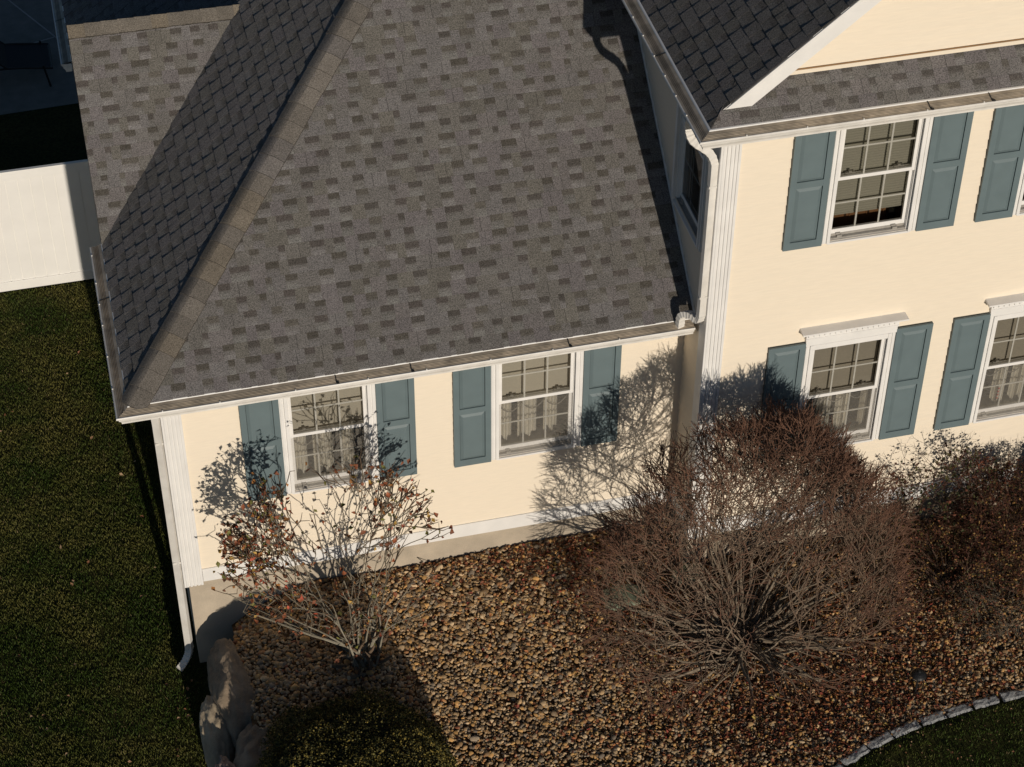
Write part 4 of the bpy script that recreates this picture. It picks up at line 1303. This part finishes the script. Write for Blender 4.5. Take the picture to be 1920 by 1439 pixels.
# ------------------------------------------------------------------ granite edging blocks
def arc_points():
    P_ = [Vector((x, y, 0)) for x, y in EDGE]
    out = smooth_path(P_, 10); return out
ap = arc_points(); dist = [0]
for a_, b_ in zip(ap[:-1], ap[1:]): dist.append(dist[-1]+(b_-a_).length)
def at(s_):
    i_ = np.searchsorted(dist, s_)-1; i_ = max(0, min(i_, len(ap)-2))
    t = (s_-dist[i_])/(dist[i_+1]-dist[i_]); return ap[i_].lerp(ap[i_+1], t)
s_ = .55; k = 0
rg = random.Random(12)
words = ['first', 'second', 'third', 'fourth', 'fifth', 'sixth', 'seventh', 'eighth', 'ninth', 'tenth', 'eleventh', 'twelfth', 'thirteenth', 'fourteenth', 'fifteenth', 'sixteenth', 'seventeenth', 'eighteenth']
blocks = []
while s_ < 5.6 and k < 18:
    L_ = rg.uniform(.27, .33)
    a_, b_ = at(s_), at(s_+L_)
    mid = (a_+b_)/2; ang = math.atan2((b_-a_).y, (b_-a_).x)
    z_ = gz(mid.x, mid.y)
    mb = MB()
    nxx, nyy = 12, 5
    W_ = .105*rg.uniform(.92, 1.08)
    off = Vector((k*3.1, 1.7, 0))
    def vv(u, v, top):
        x_ = (u-.5)*(L_-.012); y_ = (v-.5)*W_
        n_ = noise.noise(Vector((x_*14, y_*14, k*2.0)))*.011+noise.noise(Vector((x_*40, y_*40, k*2.0)))*.005
        ed = min(u*nxx, (1-u)*nxx, v*nyy, (1-v)*nyy, 1.0)
        x_ += noise.noise(Vector((v*3, k*1.0, u*2)))*.010*(1 if top else 0)
        y_ += noise.noise(Vector((u*4, k*1.0, 5)))*.012
        return (x_, y_, (.036+n_-.012*(1-ed)) if top else -.14)
    for i_ in range(nxx):
        for j_ in range(nyy):
            u0_, u1_, v0_, v1_ = i_/nxx, (i_+1)/nxx, j_/nyy, (j_+1)/nyy
            mb.poly([vv(u0_, v0_, 1), vv(u1_, v0_, 1), vv(u1_, v1_, 1), vv(u0_, v1_, 1)])
    for i_ in range(nxx):
        u0_, u1_ = i_/nxx, (i_+1)/nxx
        mb.poly([vv(u0_, 0, 0), vv(u1_, 0, 0), vv(u1_, 0, 1), vv(u0_, 0, 1)]); mb.poly([vv(u1_, 1, 0), vv(u0_, 1, 0), vv(u0_, 1, 1), vv(u1_, 1, 1)])
    for j_ in range(nyy):
        v0_, v1_ = j_/nyy, (j_+1)/nyy
        mb.poly([vv(0, v1_, 0), vv(0, v0_, 0), vv(0, v0_, 1), vv(0, v1_, 1)]); mb.poly([vv(1, v0_, 0), vv(1, v1_, 0), vv(1, v1_, 1), vv(1, v0_, 1)])
    o = mb.build('granite_block', m_granite)
    o.location = (mid.x, mid.y, z_); o.rotation_euler = (rg.uniform(-.04, .04), rg.uniform(-.03, .03), ang)
    o['group'] = 'granite blocks edging the pebble bed'; o['category'] = 'edging block'
    blocks.append(o)
    s_ += L_+rg.uniform(.008, .020); k += 1
BLOCKS = blocks

# ------------------------------------------------------------------ path lights
def path_light(x, y, label):
    z_ = gz(x, y)
    r_ = empty('path_light', (x, y, z_)); tag(r_, label, 'garden light', 'black path lights in the pebble bed')
    mb = MB(); mb.tube([(0, 0, -.05), (0, 0, .27)], .0105, 10); mb.build('stake', m_black, r_, smooth=False)
    mb = MB()
    prof = [(.001, .335), (.014, .333), (.018, .318), (.045, .308), (.068, .290), (.078, .268), (.074, .264), (.045, .276), (.020, .270), (.001, .268)]
    k_ = 24
    for (ra, za), (rb, zb) in zip(prof[:-1], prof[1:]):
        for j in range(k_):
            a0, a1 = 2*math.pi*j/k_, 2*math.pi*(j+1)/k_
            mb.poly([(ra*math.cos(a0), ra*math.sin(a0), za), (rb*math.cos(a0), rb*math.sin(a0), zb), (rb*math.cos(a1), rb*math.sin(a1), zb), (ra*math.cos(a1), ra*math.sin(a1), za)])
    mb.build('lamp_cap', m_black, r_)
    return r_
path_light(6.90, -2.72, 'black mushroom path light standing in pebbles near the granite edging')
path_light(4.30, -4.30, 'black mushroom path light below the bottom edge whose shadow falls on the pebbles')

# ------------------------------------------------------------------ fence
fz = -2.0
FY = 6.81
fence = empty('vinyl_fence', (-2.0, FY, fz)); tag(fence, 'white vinyl privacy fence of tall vertical boards behind the lawn', 'fence')
def fb(mb, name, **k): 
    return mb.build(name, m_vinyl, fence, **k)
x = -4.9
k = 0
panels = [(-4.9, -2.5), (-2.38, .02), (.14, 2.5)]
for x0, x1 in panels:
    mb = MB()
    n = 16
    for i in range(n):
        a_ = x0+(x1-x0)*i/n+2.0; b_ = x0+(x1-x0)*(i+1)/n+2.0
        mb.box((a_+.005, -.014, .10), (b_-.005, .014, 1.74))
        mb.box((b_-.007, -.002, .10), (b_+.007, .002, 1.74))
    fb(mb, 'board_panel', bevel=.002)
    mb = MB(); mb.box((x0+2, -.025, 1.72), (x1+2, .025, 1.85)); fb(mb, 'top_rail', bevel=.004)
    mb = MB(); mb.box((x0+2, -.028, .03), (x1+2, .028, .17)); fb(mb, 'bottom_rail', bevel=.004)
for px_ in (-4.96, -2.44, .08):
    mb = MB(); mb.box((px_+2-.06, -.06, -.1), (px_+2+.06, .06, 1.86))
    if px_ > -2.6 and px_ < 0: pass
    fb(mb, 'post', bevel=.004)

# ------------------------------------------------------------------ patio and chair behind the house
mb = MB()
yf = 10.9
mb.poly([(-9, yf-.35, -1.985), (6, yf+.25, -1.985), (6, 24, -1.985), (-9, 24, -1.985)])
o = mb.build('patio', m_patio); o['kind'] = 'structure'
mb = MB()
def stripp(a, b, wd=.012):
    a, b = Vector((*a, -1.980)), Vector((*b, -1.980)); n_ = (b-a).cross(Vector((0, 0, 1))).normalized()*wd
    mb.poly([a-n_, b-n_, b+n_, a+n_])
stripp((-1.6, 12.4), (-.45, 12.75)); stripp((-.45, 12.75), (.6, 13.0)); stripp((-1.2, 14.2), (-.2, 12.2)); stripp((-.2, 12.2), (.9, 11.0))
o = mb.build('patio_joints', m_joint); o['kind'] = 'structure'
ch = empty('lounge_chair', (-1.0, 11.75, -1.98)); tag(ch, 'black metal lounge chair with mesh sling on the shaded patio', 'chair')
mb = MB()
for sy in (-.33, .33):
    mb.tube(smooth_path([(-.95, sy, .36), (-.2, sy, .38), (.42, sy, .30)], 4), .016, 8)
    mb.tube(smooth_path([(-.2, sy, .38), (-.62, sy, .78), (-.98, sy, 1.08)], 4), .016, 8)
mb.tube([(.42, -.33, .30), (.42, .33, .30)], .016, 8); mb.tube([(-.98, -.33, 1.08), (-.98, .33, 1.08)], .016, 8)
mb.build('frame', m_black, ch)
for sy in (-.33, .33):
    for xx in (-.55, .30):
        mb = MB(); mb.tube([(xx, sy, .37), (xx+.06, sy, 0)], .015, 8); mb.build('leg', m_black, ch)
mb = MB()
mb.poly([(-.2, -.31, .385), (.40, -.31, .31), (.40, .31, .31), (-.2, .31, .385)]); mb.poly([(-.2, -.31, .385), (-.2, .31, .385), (-.97, .31, 1.085), (-.97, -.31, 1.085)])
o = mb.build('sling', m_sling, ch)
md = o.modifiers.new('solid', 'SOLIDIFY'); md.thickness = .01

# labels of the edging blocks, counted from the bottom end that the photo shows
Mi = M.inverted()
def in_frame(p):
    q = Mi @ Vector(p)
    u = -q.x/q.z*cam_d.lens/36; v = -q.y/q.z*cam_d.lens/36
    return abs(u) < .505 and abs(v) < .5*767/1024+.006
seen = [o for o in BLOCKS if in_frame(o.location)]
print('blocks in frame', len(seen))
below = [o for o in BLOCKS if o not in seen and o.location.x < seen[0].location.x][::-1]
right = [o for o in BLOCKS if o not in seen and o.location.x > seen[-1].location.x]
for k, o in enumerate(seen): o['label'] = 'grey granite block between pebbles and lawn, %s from the bottom end of the edging' % words[k]
for k, o in enumerate(below): o['label'] = 'grey granite edging block outside the photo, %s beyond its bottom edge' % words[k]
for k, o in enumerate(right): o['label'] = 'grey granite edging block outside the photo, %s beyond its right edge' % words[k]
